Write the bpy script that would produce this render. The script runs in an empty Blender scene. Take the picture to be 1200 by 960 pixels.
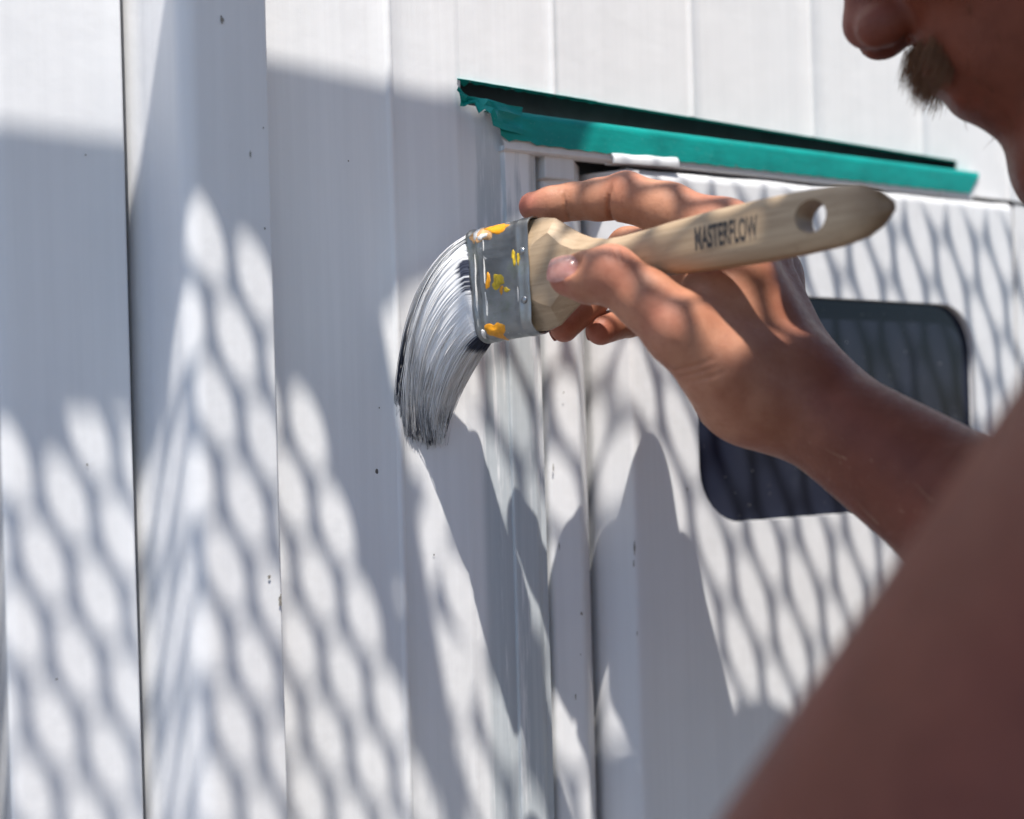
import bpy, bmesh, math, random
import numpy as np
from mathutils import Vector, Matrix

rng = np.random.default_rng(7)
random.seed(7)
scene = bpy.context.scene
COL = scene.collection

# ------------------------------------------------------------------ camera
FPX = 1667.0                       # focal length in photograph pixels (1200 wide)
HOR = 520.0                        # horizon row
TH = math.radians(35.6)            # camera yaw from the wall's normal
DW = 0.556                         # camera distance from the wall
CAM = np.array([0.0, -DW, 1.5])
F0 = np.array([math.sin(TH), math.cos(TH), 0.0])
R0 = np.array([math.cos(TH), -math.sin(TH), 0.0])
U0 = np.array([0.0, 0.0, 1.0])
ROLL = math.atan(0.028)
RR = R0 * math.cos(ROLL) - U0 * math.sin(ROLL)
UU = U0 * math.cos(ROLL) + R0 * math.sin(ROLL)

cam_d = bpy.data.cameras.new("camera")
cam = bpy.data.objects.new("camera", cam_d)
COL.objects.link(cam)
cam_d.sensor_width = 36.0
cam_d.lens = FPX / 1200.0 * 36.0
cam_d.shift_y = (HOR - 480.0) / 1200.0
cam_d.clip_start = 0.02
cam_d.clip_end = 5000.0
cam.matrix_world = Matrix(((RR[0], UU[0], -F0[0], CAM[0]), (RR[1], UU[1], -F0[1], CAM[1]),
                           (RR[2], UU[2], -F0[2], CAM[2]), (0, 0, 0, 1)))
cam_d.dof.use_dof = True
cam_d.dof.focus_distance = 0.635
cam_d.dof.aperture_fstop = 5.0
scene.camera = cam

# ------------------------------------------------------------------ light
SUN = np.array([-0.50, -1.0, 2.6]); SUNN = SUN / np.linalg.norm(SUN)
world = bpy.data.worlds.new("World"); scene.world = world; world.use_nodes = True
wn = world.node_tree
bg = wn.nodes["Background"]
sky = wn.nodes.new("ShaderNodeTexSky"); sky.sky_type = 'NISHITA'; sky.sun_disc = False
sky.sun_elevation = math.asin(SUNN[2]); sky.sun_rotation = math.atan2(SUN[0], SUN[1])
sky.altitude = 50; sky.air_density = 1.1; sky.dust_density = 0.4; sky.ozone_density = 5.5
wn.links.new(sky.outputs[0], bg.inputs[0]); bg.inputs[1].default_value = 0.135
sl = bpy.data.lights.new("sun", 'SUN'); sl.energy = 4.7; sl.angle = math.radians(0.53); sl.color = (1.0, 0.955, 0.895)
so = bpy.data.objects.new("sun", sl); COL.objects.link(so)
so.location = (-2, -3, 6)
so.rotation_euler = Vector(SUNN).to_track_quat('Z', 'Y').to_euler()
vs = scene.view_settings
vs.view_transform = 'Standard'; vs.look = 'None'; vs.exposure = 0.46; vs.gamma = 1.0
try: vs.use_curve_mapping = False
except Exception: pass
scene.render.engine = 'CYCLES'
scene.cycles.use_denoising = True
scene.cycles.max_bounces = 8

# ------------------------------------------------------------------ coordinates
def C(px, py, z):                  # pixel + depth -> camera coordinates
    return np.array([(px - 600.0) / FPX * z, (HOR - py) / FPX * z, z])
def c2w(P):
    P = np.asarray(P, float)
    return CAM + P[..., 0:1] * RR + P[..., 1:2] * UU + P[..., 2:3] * F0
def w2c(P):
    d = np.asarray(P, float) - CAM
    return np.stack([d @ RR, d @ UU, d @ F0], -1)
def W(px, py, p=0.0):              # pixel -> world point on the plane p metres in front of the wall
    r = F0 + (px - 600.0) / FPX * RR + (HOR - py) / FPX * UU
    t = (-p - CAM[1]) / r[1]
    return CAM + t * r
def Xc(px, p=0.0):                 # X of an upright edge seen at column px near the horizon row
    return W(px, HOR, p)[0]

# ------------------------------------------------------------------ mesh helpers
def empty(name, loc, label=None, cat=None, group=None):
    o = bpy.data.objects.new(name, None); COL.objects.link(o); o.location = loc
    o.empty_display_size = 0.05
    tag(o, label, cat, group); return o
def tag(o, label=None, cat=None, group=None, kind=None):
    if label: o["label"] = label
    if cat: o["category"] = cat
    if group: o["group"] = group
    if kind: o["kind"] = kind
    return o
def mesh_obj(name, verts, faces, mat, parent=None, smooth=False, sharp=None, loc=None):
    """verts are world coordinates; the object gets its origin at loc or at its parent's origin"""
    v = np.asarray(verts, float)
    o0 = np.zeros(3)
    if parent is not None:
        pw = parent
        while pw is not None:
            o0 = o0 + np.array(pw.location); pw = pw.parent
    elif loc is not None:
        o0 = np.array(loc, float)
    me = bpy.data.meshes.new(name)
    if isinstance(faces, np.ndarray):
        nf, k = faces.shape
        me.vertices.add(len(v)); me.vertices.foreach_set("co", (v - o0).astype(np.float32).ravel())
        me.loops.add(nf * k); me.loops.foreach_set("vertex_index", faces.astype(np.int32).ravel())
        me.polygons.add(nf); me.polygons.foreach_set("loop_start", np.arange(0, nf * k, k, dtype=np.int32))
        me.update(calc_edges=True); me.validate()
    else:
        me.from_pydata((v - o0).tolist(), [], [list(f) for f in faces]); me.update()
    if smooth:
        me.polygons.foreach_set("use_smooth", [True] * len(me.polygons))
        if sharp is not None: me.set_sharp_from_angle(angle=math.radians(sharp))
    if mat is not None: me.materials.append(mat)
    o = bpy.data.objects.new(name, me); COL.objects.link(o)
    if parent is not None: o.parent = parent
    elif loc is not None: o.location = loc
    return o
def add_mod_solid(o, t, offset=-1):
    m = o.modifiers.new("solid", 'SOLIDIFY'); m.thickness = t; m.offset = offset
    e = o.modifiers.new("split", 'EDGE_SPLIT'); e.split_angle = math.radians(40); return m
def add_bevel(o, w, seg=2):
    m = o.modifiers.new("bevel", 'BEVEL'); m.width = w; m.segments = seg; m.limit_method = 'ANGLE'
    m.angle_limit = math.radians(35); return m
class MB:
    def __init__(s): s.v = []; s.f = []
    def add(s, v, f):
        n = len(s.v); s.v += [tuple(x) for x in v]; s.f += [tuple(i + n for i in q) for q in f]
    def box(s, a, b):
        x0, y0, z0 = a; x1, y1, z1 = b
        s.add([(x0,y0,z0),(x1,y0,z0),(x1,y1,z0),(x0,y1,z0),(x0,y0,z1),(x1,y0,z1),(x1,y1,z1),(x0,y1,z1)],
              [(0,3,2,1),(4,5,6,7),(0,1,5,4),(1,2,6,5),(2,3,7,6),(3,0,4,7)])
    def prism(s, poly, z0, z1):          # horizontal polygon extruded in z
        n = len(poly)
        a = sum(poly[i][0]*poly[(i+1)%n][1]-poly[(i+1)%n][0]*poly[i][1] for i in range(n))
        if a < 0: poly = poly[::-1]
        s.add([(x, y, z0) for x, y in poly] + [(x, y, z1) for x, y in poly],
              [tuple(range(n))[::-1], tuple(range(n, 2*n))] + [(i, (i+1)%n, n+(i+1)%n, n+i) for i in range(n)])
    def build(s, name, mat, parent=None, **k): return mesh_obj(name, s.v, s.f, mat, parent, **k)
def arc_profile(pts, r, seg=5):
    """round the inner corners of a polyline of (x,p)"""
    out = [pts[0]]
    for i in range(1, len(pts) - 1):
        a, b, c = map(np.array, (pts[i-1], pts[i], pts[i+1]))
        la, lc = np.linalg.norm(a-b), np.linalg.norm(c-b)
        k = min(r, la*.45, lc*.45)
        p0 = b + (a-b)/la*k; p1 = b + (c-b)/lc*k
        for j in range(seg + 1):
            t = j/seg
            out.append(tuple((1-t)**2*p0 + 2*t*(1-t)*b + t*t*p1))
    out.append(pts[-1]); return out
def extrude_profile(name, prof, z0, z1, mat, parent, thick=0.0012, nz=40, warp=0.0, smooth=True, sharp=40):
    """prof: list of (X, p); upright sheet from z0 to z1 (numbers or functions of X)"""
    n = len(prof); v = []; f = []
    for k in range(nz + 1):
        t = k / nz
        for (x, p) in prof:
            a = z0(x) if callable(z0) else z0; b = z1(x) if callable(z1) else z1
            z = a + (b - a) * t
            w = warp * (math.sin(z * 9 + x * 14) * .6 + math.sin(z * 23 + 1.3 + x * 31) * .4) if warp else 0
            v.append((x, -(p + w), z))
    for k in range(nz):
        for i in range(n - 1):
            f.append((k*n+i, k*n+i+1, (k+1)*n+i+1, (k+1)*n+i))
    o = mesh_obj(name, v, f, mat, parent, smooth=smooth, sharp=sharp)
    if thick: add_mod_solid(o, thick, -1)
    return o

# ------------------------------------------------------------------ materials
class N:
    """small node-tree helper"""
    def __init__(s, name):
        s.m = bpy.data.materials.new(name); s.m.use_nodes = True; s.t = s.m.node_tree
        s.b = s.t.nodes["Principled BSDF"]; s.out = s.t.nodes["Material Output"]
    def n(s, typ, **k):
        nd = s.t.nodes.new(typ)
        for a, v in k.items(): setattr(nd, a, v)
        return nd
    def l(s, a, b): s.t.links.new(a, b)
    def put(s, sock, v):
        if hasattr(v, "is_output"): s.l(v, sock)
        else: sock.default_value = v
    def coord(s, kind="Object"):
        return s.n("ShaderNodeTexCoord").outputs[kind]
    def pos(s): return s.n("ShaderNodeNewGeometry").outputs["Position"]
    def mapping(s, vec, scale=(1,1,1), loc=(0,0,0), rot=(0,0,0)):
        m = s.n("ShaderNodeMapping"); s.l(vec, m.inputs[0]); m.inputs["Scale"].default_value = scale
        m.inputs["Location"].default_value = loc; m.inputs["Rotation"].default_value = rot
        return m.outputs[0]
    def noise(s, vec, scale, detail=4, rough=.55, dist=0.0):
        t = s.n("ShaderNodeTexNoise"); s.l(vec, t.inputs["Vector"]); t.inputs["Scale"].default_value = scale
        t.inputs["Detail"].default_value = detail; t.inputs["Roughness"].default_value = rough
        t.inputs["Distortion"].default_value = dist
        return t.outputs["Fac"]
    def voronoi(s, vec, scale, feature='F1', out="Distance"):
        t = s.n("ShaderNodeTexVoronoi", feature=feature); s.l(vec, t.inputs["Vector"]); t.inputs["Scale"].default_value = scale
        return t.outputs[out]
    def ramp(s, fac, stops):
        r = s.n("ShaderNodeValToRGB"); s.put(r.inputs[0], fac); e = r.color_ramp.elements
        while len(e) < len(stops): e.new(0.5)
        for i, (p, c) in enumerate(stops):
            e[i].position = p; e[i].color = (*c, 1) if len(c) == 3 else c
        return r.outputs[0]
    def rng(s, v, a, b, c=0.0, d=1.0, smooth=True):
        r = s.n("ShaderNodeMapRange", interpolation_type='SMOOTHSTEP' if smooth else 'LINEAR')
        s.put(r.inputs[0], v); r.inputs[1].default_value = a; r.inputs[2].default_value = b
        r.inputs[3].default_value = c; r.inputs[4].default_value = d
        return r.outputs[0]
    def math(s, op, a, b=0.0):
        m = s.n("ShaderNodeMath", operation=op); s.put(m.inputs[0], a); s.put(m.inputs[1], b); return m.outputs[0]
    def mix(s, fac, a, b, blend='MIX'):
        m = s.n("ShaderNodeMix", data_type='RGBA', blend_type=blend)
        s.put(m.inputs[0], fac)
        for sock, v in ((m.inputs[6], a), (m.inputs[7], b)):
            if hasattr(v, "is_output"): s.l(v, sock)
            else: sock.default_value = (*v, 1) if len(v) == 3 else v
        return m.outputs[2]
    def bump(s, h, strength, dist, prev=None):
        b = s.n("ShaderNodeBump"); s.put(b.inputs["Height"], h); b.inputs["Strength"].default_value = strength
        b.inputs["Distance"].default_value = dist
        if prev is not None: s.l(prev, b.inputs["Normal"])
        return b.outputs[0]
    def sep(s, vec):
        x = s.n("ShaderNodeSeparateXYZ"); s.l(vec, x.inputs[0]); return x.outputs
    def attr(s, name, out="Fac"):
        a = s.n("ShaderNodeAttribute", attribute_name=name); return a.outputs[out]
    def set(s, **k):
        for a, v in k.items():
            s_ = s.b.inputs[a.replace("_", " ")]
            if hasattr(v, "is_output"): s.l(v, s_)
            else: s_.default_value = (*v, 1) if isinstance(v, tuple) and len(v) == 3 and s_.type == 'RGBA' else v
        return s.m

def wall_paint(name, base=(.80,.80,.80), streak=.3, chips=.5, rough=.42, brush=.3, bare=None, seed=0.0):
    n = N(name); p = n.mapping(n.pos(), loc=(seed, seed*.7, seed*1.3))
    st = n.noise(n.mapping(p, scale=(260, 260, 5)), 1.0, 5, .6)
    st2 = n.noise(n.mapping(p, scale=(70, 70, 2.2)), 1.0, 4, .6)
    big = n.noise(p, 9.0, 4, .55)
    fine = n.noise(p, 1400, 2, .5)
    v = n.math('MULTIPLY', n.math('ADD', st, st2), .5)
    dark = tuple(c * .80 for c in base); lite = tuple(min(1, c * 1.05) for c in base)
    colr = n.mix(n.rng(v, .38, .62), n.mix(streak, base, dark), n.mix(streak, base, lite))
    colr = n.mix(n.rng(big, .45, .75, 0, .22), colr, (base[0]*.80, base[1]*.82, base[2]*.84))
    sm = n.rng(n.noise(n.mapping(p, scale=(30, 30, 18)), 1.0, 5, .7), .66, .80, 0, .25)
    colr = n.mix(sm, colr, (.42, .42, .42))
    if bare:                               # (x0, x1) zone of scraped grey undercoat showing through
        X = n.sep(n.pos())[0]; Z = n.sep(n.pos())[2]
        zone = n.math('MULTIPLY', n.math('MULTIPLY', n.rng(X, bare[0] - .004, bare[0] + .003), n.rng(X, bare[1] + .02, bare[1])), n.rng(Z, 1.665, 1.62))
        patch = n.rng(n.math('ADD', n.noise(n.mapping(p, scale=(120, 120, 7)), 1.0, 6, .65), n.rng(Z, bare[3], bare[2], 0, .12)), .46, .56)
        fac = n.math('MULTIPLY', zone, patch)
        g = n.mix(n.noise(n.mapping(p, scale=(500, 500, 9)), 1.0, 3, .6), (.38, .43, .46), (.60, .63, .64))
        colr = n.mix(n.math('MULTIPLY', fac, .9), colr, g)
        rust = n.rng(n.noise(n.mapping(p, scale=(60, 60, 25)), 1.0, 5, .7), .66, .74, 0, .6)
        colr = n.mix(n.math('MULTIPLY', rust, zone), colr, (.50, .40, .27))
    # chipped specks
    ch = n.noise(n.mapping(p, scale=(1, 1, .55)), 95, 3, .5)
    chm = n.rng(ch, .80 - .07 * chips, .81 - .07 * chips)
    colr = n.mix(chm, colr, (.13, .12, .11))
    bp = n.bump(st, brush, .0006)
    bp = n.bump(n.noise(p, 55, 3, .5), .25, .0015, bp)
    bp = n.bump(fine, .10, .0004, bp)
    bp = n.bump(n.math('MULTIPLY', chm, -1.0), .5, .0006, bp)
    rg = n.rng(big, .3, .7, rough - .07, rough + .10)
    n.set(Base_Color=colr, Roughness=rg, Normal=bp); n.b.inputs["Specular IOR Level"].default_value = .4
    return n.m

def plain(name, col, rough=.6, metal=0.0, bump=None, var=.15, vscale=60):
    n = N(name); p = n.pos()
    k = n.noise(p, vscale, 4, .6)
    c = n.mix(n.rng(k, .3, .7), tuple(x*(1-var) for x in col), tuple(min(1, x*(1+var)) for x in col))
    n.set(Base_Color=c, Roughness=rough, Metallic=metal)
    if bump: n.set(Normal=n.bump(n.noise(p, bump[0], 4, .6), bump[1], bump[2]))
    return n.m

# ================================================================== SETTING: ground
n = N("gravel"); p = n.pos()
cg = n.mix(n.noise(p, 40, 5, .7), (.13, .10, .098), (.27, .215, .21))
cg = n.mix(n.rng(n.noise(p, .7, 4, .6), .5, .62), cg, (.10, .13, .05))
n.set(Base_Color=cg, Roughness=.9, Normal=n.bump(n.voronoi(p, 60), .8, .02)); M_GROUND = n.m
g = mesh_obj("ground", [(-600,-600,0),(600,-600,0),(600,600,0),(-600,600,0)], [(0,1,2,3)], M_GROUND, loc=(0,0,0))
tag(g, "gravel and grass ground in front of the white metal wall", None, None, "structure")

# ================================================================== WALL
Z0, Z1 = 0.35, 2.35
PM = 0.0                           # main skin
P0 = -0.015                        # left flat panel
P2 = 0.018                         # proud rib face
PD = 0.008                         # door face
X_slot0 = W(540, 105)[0]
M_SKIN = wall_paint("brushed_white_paint", (.86,.86,.86), .20, .35, .42, .16,
                    bare=(Xc(567), Xc(645), 1.44, 1.62), seed=1.0)
M_PANEL = wall_paint("smooth_white_paint", (.81,.81,.815), .18, 0.0, .40, .10, seed=3.7)
M_DOOR = wall_paint("door_white_paint", (.82,.82,.825), .18, 0.0, .38, .08, seed=8.1)
M_JAMB = wall_paint("worn_jamb_paint", (.77,.78,.79), .4, 1.15, .45, .25, seed=5.2)
M_DARK = plain("dark_cavity", (.018,.019,.022), .7)
M_SLOT = plain("slate_slot_lining", (.11,.13,.14), .6)
M_STEEL = plain("galvanised_steel", (.42,.43,.44), .4, .9)

wall = empty("metal_cabin", (0.2, 0.0, 0.0), "white painted sheet metal cabin wall with upright ribs, slot and windowed door", "cabin wall")
# inner frame seen only through the gaps
b = MB(); b.box((-.62, .060, .25), (1.35, .10, 2.36)); b.build("inner_frame", M_DARK, wall)
b = MB(); b.box((-.60, .10, 0.0), (1.33, 1.30, 2.38)); b.build("cabin_body", M_PANEL, wall)
# left flat panel: folded return on its left edge
xl = Xc(2, P0); xr = Xc(156, P0)
prof = arc_profile([(xl + .002, -.060), (xl, P0 - .001), (xl + .004, P0), (xr, P0), (xr + .0015, P0 - .012)], .0015)
extrude_profile("flat_panel", prof, Z0, Z1, M_PANEL, wall, .001, 60, .0006)
xe = xl - .030                      # next panel beyond the dark gap
extrude_profile("flat_panel", arc_profile([(-.60, P0), (xe, P0), (xe + .001, -.058)], .0015), Z0, Z1, M_PANEL, wall, .001, 30, .0006)
# rib: left-facing flank and proud face
xa = Xc(169, -.019); xb = Xc(228, P2); xc_ = Xc(326, P2)
prof = arc_profile([(xa - .0020, -.058), (xa - .0010, -.024), (xa + .002, -.0165), (xb - .0015, P2 - .004), (xb + .004, P2), (xc_-.0006, P2), (xc_, P2-.0006), (xc_ - .004, P2 - .03)], .0035, 6)
extrude_profile("rib", prof, Z0, Z1, M_PANEL, wall, .001, 60, .0006)
# main skin with raised beads
def slot_top(x):                   # height of the slot's upper edge on the main plane
    a, c = W(540, 93), W(1118, 188); return a[2] + (c[2]-a[2])*(x-a[0])/(c[0]-a[0])
def slot_bot(x):
    a, c = W(540, 121), W(1147, 212); return a[2] + (c[2]-a[2])*(x-a[0])/(c[0]-a[0])
beads = [W(468, HOR)[0], W(648, 90)[0], W(810, 110)[0], W(952, 140)[0], W(1080, 160)[0], W(1180, 170)[0]]
def skin_cols(x0, x1, extra=()):
    xs = {x0, x1}
    for bx in beads:
        for dx in np.linspace(-.0026, .0026, 7):
            if x0 < bx+dx < x1: xs.add(bx+dx)
    for e in extra:
        if x0 < e[0] < x1: xs.add(e[0])
    for x in np.arange(x0, x1, .012): xs.add(float(x))
    out = []
    for x in sorted(xs):
        p = PM
        for bx in beads:
            d = abs(x-bx)
            if d < .0026: p += .0013*math.cos(d/.0026*math.pi/2)
        for (ex, h, w) in extra:
            p += h*math.exp(-((x-ex)/w)**2)
        out.append((x, p))
    return out
xs0 = Xc(322, PM) - .01; x_j0 = Xc(603); xs1 = Xc(637)
ex = [(Xc(545), .0007, .002), (Xc(571), -.0009, .003), (Xc(600), .0012, .002)]
v = []; f = []
def strip(cols, zb, zt, nz):
    n0 = len(v); n = len(cols)
    for k in range(nz+1):
        for (x, p) in cols:
            a, c = zb(x), zt(x); z = a+(c-a)*k/nz
            w = .0005*math.sin(z*13+x*21)
            v.append((x, -(p+w), z))
    for k in range(nz):
        for i in range(n-1): f.append((n0+k*n+i, n0+k*n+i+1, n0+(k+1)*n+i+1, n0+(k+1)*n+i))
strip(skin_cols(xs0, X_slot0, ex), lambda x: Z0, lambda x: Z1, 60)
strip(skin_cols(X_slot0, xs1, ex), lambda x: Z0, slot_bot, 50)
strip(skin_cols(X_slot0, 1.3), slot_top, lambda x: Z1, 25)
strip(skin_cols(W(1122, 195)[0], 1.3), lambda x: W(1190, 236)[2], lambda x: slot_top(x), 3)
o = mesh_obj("wall_skin", v, f, M_SKIN, wall, smooth=True, sharp=40); add_mod_solid(o, .0015, -1)
# jamb return and slot lining
b = MB()
b.box((X_slot0-.001, .022, slot_bot(X_slot0)-.03), (1.05, .026, slot_top(X_slot0)+.03)); b.build("slot_lining", M_SLOT, wall)
prof = [(Xc(599, .0025), .0002), (Xc(600, .0025), .0028), (Xc(627, .0025), .0028), (Xc(637, 0)+.001, -.002), (Xc(637, 0)+.0012, -.012)]
zj = W(610, 172, .003)[2]
extrude_profile("jamb_strip", arc_profile(prof, .001), Z0, zj, M_JAMB if False else M_SKIN, wall, .001, 40, .0002)
# cover strip beside the door: a folded channel
x1a, x1b, x1c = Xc(643, -.004), Xc(680, 0.001), Xc(690, -.010)
zt1 = W(655, 186, 0)[2]
prof = arc_profile([(x1a-.0005, -.014), (x1a, -.004), (x1b, .001), (x1c, -.012)], .0025)
o = extrude_profile("cover_strip", prof, Z0, zt1, M_DOOR, wall, .001, 40, .0003)
b = MB(); a = W(634, 188, -.001); c = W(668, 181, -.001)
b.box((a[0], -.0022, zt1-.0105), (c[0], .012, zt1+.0012)); o = b.build("strip_cap", M_JAMB, wall); add_bevel(o, .0008)

# ---------------------------------------------------------------- door
door = mesh_obj("door", [(0,0,0)], [], None, wall)   # replaced below
bpy.data.objects.remove(door)
xd0, xd1, xd2 = Xc(695, -.012), Xc(744, PD), Xc(1193, PD)
def door_top(x):
    a, c = W(745, 195, PD), W(1190, 238, PD); return a[2] + (c[2]-a[2])*(x-a[0])/(c[0]-a[0])
# window corner points
wl, wr = W(819, 520, PD)[0], W(1143, 440, PD)[0]
wt, wb = W(1030, 352, PD)[2], W(917, 608, PD)[2]
def rrect(x0, x1, z0, z1, r, seg=8):
    pts = []
    for cx, cz, a0 in ((x1-r, z1-r, 0), (x0+r, z1-r, 90), (x0+r, z0+r, 180), (x1-r, z0+r, 270)):
        for j in range(seg+1):
            a = math.radians(a0 + 90*j/seg); pts.append((cx+r*math.cos(a), cz+r*math.sin(a)))
    return pts
RW = .030
hole = rrect(wl, wr, wb, wt, RW)
ocx, ocz = (wl+wr)/2, (wb+wt)/2
RT = .0055
bmx = bmesh.new()
def loop(pts):
    vs_ = [bmx.verts.new(q) for q in pts]
    return [bmx.edges.new((vs_[i], vs_[(i+1) % len(vs_)])) for i in range(len(vs_))]
xo = np.linspace(xd1+.005, xd2, 24)
outer = [(x, -PD, door_top(x)-RT) for x in xo]+[(x, -PD, Z0) for x in xo[::-1]]
el = loop(outer)+loop([(x, -PD, z) for x, z in hole])
bmesh.ops.triangle_fill(bmx, use_beauty=True, edges=el)
for ff in bmx.faces:
    if ff.normal.y > 0: ff.normal_flip()
bmx.verts.index_update()
v = [tuple(q.co) for q in bmx.verts]; f = [[q.index for q in ff.verts] for ff in bmx.faces]; bmx.free()
door = mesh_obj("door", v, f, M_DOOR, wall)
add_mod_solid(door, .0022, -1)
# slanted left flank of the door
prof = arc_profile([(xd0-.0005, -.030), (xd0, -.012), (xd1-.0008, PD-.0008), (xd1+.004, PD+.0001), (xd1+.0075, PD+.0002)], .002, 5)
extrude_profile("door_flank", prof, Z0, lambda x: door_top(xd1)-.002, M_DOOR, door, .001, 50, .0003)
extrude_profile("corner_panel", arc_profile([(xd2 + .014, -.058), (xd2 + .015, -.001), (1.3, -.001)], .0015), Z0, W(1190, 236)[2] - .002, M_PANEL, wall, .001, 30, .0004)
# rolled top edge
v = []; f = []
xs = np.linspace(xd1+.001, xd2, 60)
for i, x in enumerate(xs):
    wv_ = .0005*math.sin(x*47)+.0004*math.sin(x*111+1)
    for j in range(10):
        a = math.radians(125)*j/9; k_ = j/9
        v.append((x, -(PD-RT+RT*math.cos(a)+wv_*k_), door_top(x)-RT+RT*math.sin(a)+wv_*k_*.8))
for i in range(len(xs)-1):
    for j in range(9): f.append((i*10+j, (i+1)*10+j, (i+1)*10+j+1, i*10+j+1))
o = mesh_obj("rolled_edge", v, f, M_DOOR, door, smooth=True)
# small rolled tab that sits on top of the door edge
v = []; f = []
ta, tb = W(714, 186, .006), W(790, 191, .006)
xs = np.linspace(ta[0], tb[0], 14)
for i, x in enumerate(xs):
    zz = ta[2] + (tb[2]-ta[2])*i/13
    for j in range(9):
        a = math.pi*1.3*j/8 - .5; r = .0034 + .0002*math.sin(i*1.1)
        v.append((x, -(.0060+r*math.cos(a)), zz-.001+r*math.sin(a)))
for i in range(13):
    for j in range(8): f.append((i*9+j, (i+1)*9+j, (i+1)*9+j+1, i*9+j+1))
o = mesh_obj("rolled_tab", v, f, M_JAMB, door, smooth=True); add_mod_solid(o, .001, 0)
# window pane, slightly behind the door sheet
n = N("tinted_pane"); p = n.pos()
sm = n.math('MULTIPLY', n.rng(n.noise(n.mapping(p, scale=(14, 14, 9)), 1.0, 5, .6), .5, .72), n.noise(p, 160, 4, .6))
cc = n.mix(n.math('MULTIPLY', sm, .20), (.020, .024, .042), (.15, .16, .20))
sp = n.rng(n.noise(p, 420, 2, .5), .74, .77)
cc = n.mix(n.math('MULTIPLY', sp, .7), cc, (.5, .5, .5))
n.set(Base_Color=cc, Roughness=n.rng(sm, 0, .5, .08, .25), Normal=n.bump(n.noise(p, 8, 2, .5), .08, .004)); M_PANE = n.m
n.b.inputs['Specular IOR Level'].default_value = .16
hp = rrect(wl-.004, wr+.004, wb-.004, wt+.004, RW+.003)
pane = mesh_obj("window_pane", [(x, -PD+.0045, z) for x, z in hp], [tuple(range(len(hp)))[::-1]], M_PANE, door)
me = pane.data
bmx = bmesh.new(); bmx.from_mesh(me); bmesh.ops.recalc_face_normals(bmx, faces=bmx.faces)
for ff in bmx.faces:
    if ff.normal.y > 0: ff.normal_flip()
bmx.to_mesh(me); bmx.free(); add_mod_solid(pane, .003, -1)
# pale ragged sealant line round the pane
v = []; f = []
seal = rrect(wl-.0005, wr+.0005, wb-.0005, wt+.0005, RW, 14); ns = len(seal)
for i, (x, z) in enumerate(seal):
    dx, dz = x-ocx, z-ocz; L = math.hypot(dx, dz); w = .0009 + .0008*random.random()**2
    v += [(x+dx/L*.002, -PD+.0018, z+dz/L*.002), (x-dx/L*w, -PD+.0041, z-dz/L*w)]
for i in range(ns):
    j = (i+1) % ns; f.append((2*i, 2*j, 2*j+1, 2*i+1))
mesh_obj("sealant", v, f, M_DOOR, door)

# ---------------------------------------------------------------- chipped spots where the dark undercoat shows
M_CHIP = plain("chipped_undercoat", (.24, .22, .19), .8, 0, None, .5, 900)
def chip(px, py, p, rx, rz, seed):
    r_ = np.random.default_rng(seed); q = W(px, py, p); k = 13; pts = []
    for i in range(k):
        a = 6.2832*i/k; rr = r_.uniform(.45, 1.15)
        pts.append((q[0]+rx*rr*math.cos(a), -p-.00035, q[2]+rz*rr*math.sin(a)))
    mesh_obj("paint_chip", pts, [tuple(range(k))], M_CHIP, wall)
for i, (px, py, p, rx, rz) in enumerate(((260, 23, P2, .0009, .0018), (293, 181, P2, .0004, .0018), (310, 268, P2, .0006, .0006), (328, 704, P2, .0010, .0034),
        (315, 676, P2, .0008, .0010), (308, 150, P2, .0004, .0005), (102, 545, P0, .0005, .0007), (66, 796, P0, .0006, .0005), (100, 182, P0, .0005, .0005),
        (408, 189, .0004, .0004, .0005), (743, 641, PD, .0006, .0042), (742, 660, PD, .0005, .0024), (746, 742, PD, .0004, .0016), (660, 460, .0004, .0005, .0006),
        (444, 478, .0006, .0004, .0004), (508, 650, .0006, .0004, .0006), (655, 640, .0006, .0004, .0026), (648, 548, -.0024, .0005, .0030), (681, 719, .0011, .0008, .0011),
        (674, 816, .0011, .0004, .0018), (680, 767, .0011, .0004, .0005), (644, 800, -.003, .0003, .0006), (805, 574, PD, .0004, .0016), (862, 195, PD, .0006, .0010),
        (1100, 228, PD, .0010, .0008))):
    chip(px, py, p, rx, rz, i)
# ---------------------------------------------------------------- slot lip (drip rail)
PL = .0065
la, lb = W(580, 131, PL), W(1150, 205, PL)
lc, ld = W(592, 175, PL), W(1140, 233, PL)
def lip_pt(s, t, p=0.0):           # s along, t from top to bottom of the front face
    a = la + (lb-la)*s; c = lc + (ld-lc)*s
    q = a + (c-a)*t; return np.array([q[0], -(PL+p), q[2]])
v = []; f = []; NS = 40
rows = [(0, -.028, .0), (0, -.004, .0004), (0, -.0008, .0002), (.03, 0, 0), (.97, 0, 0), (1, -.0008, 0), (1, -.009, 0)]
for i in range(NS+1):
    s = i/NS
    for (t, dp, dz) in rows:
        q = lip_pt(s, t); v.append((q[0], q[1]-dp, q[2]+dz))
m = len(rows)
for i in range(NS):
    for j in range(m-1): f.append((i*m+j, i*m+j+1, (i+1)*m+j+1, (i+1)*m+j))
o = mesh_obj("slot_lip", v, f, M_DOOR, wall, smooth=True, sharp=35)

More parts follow.
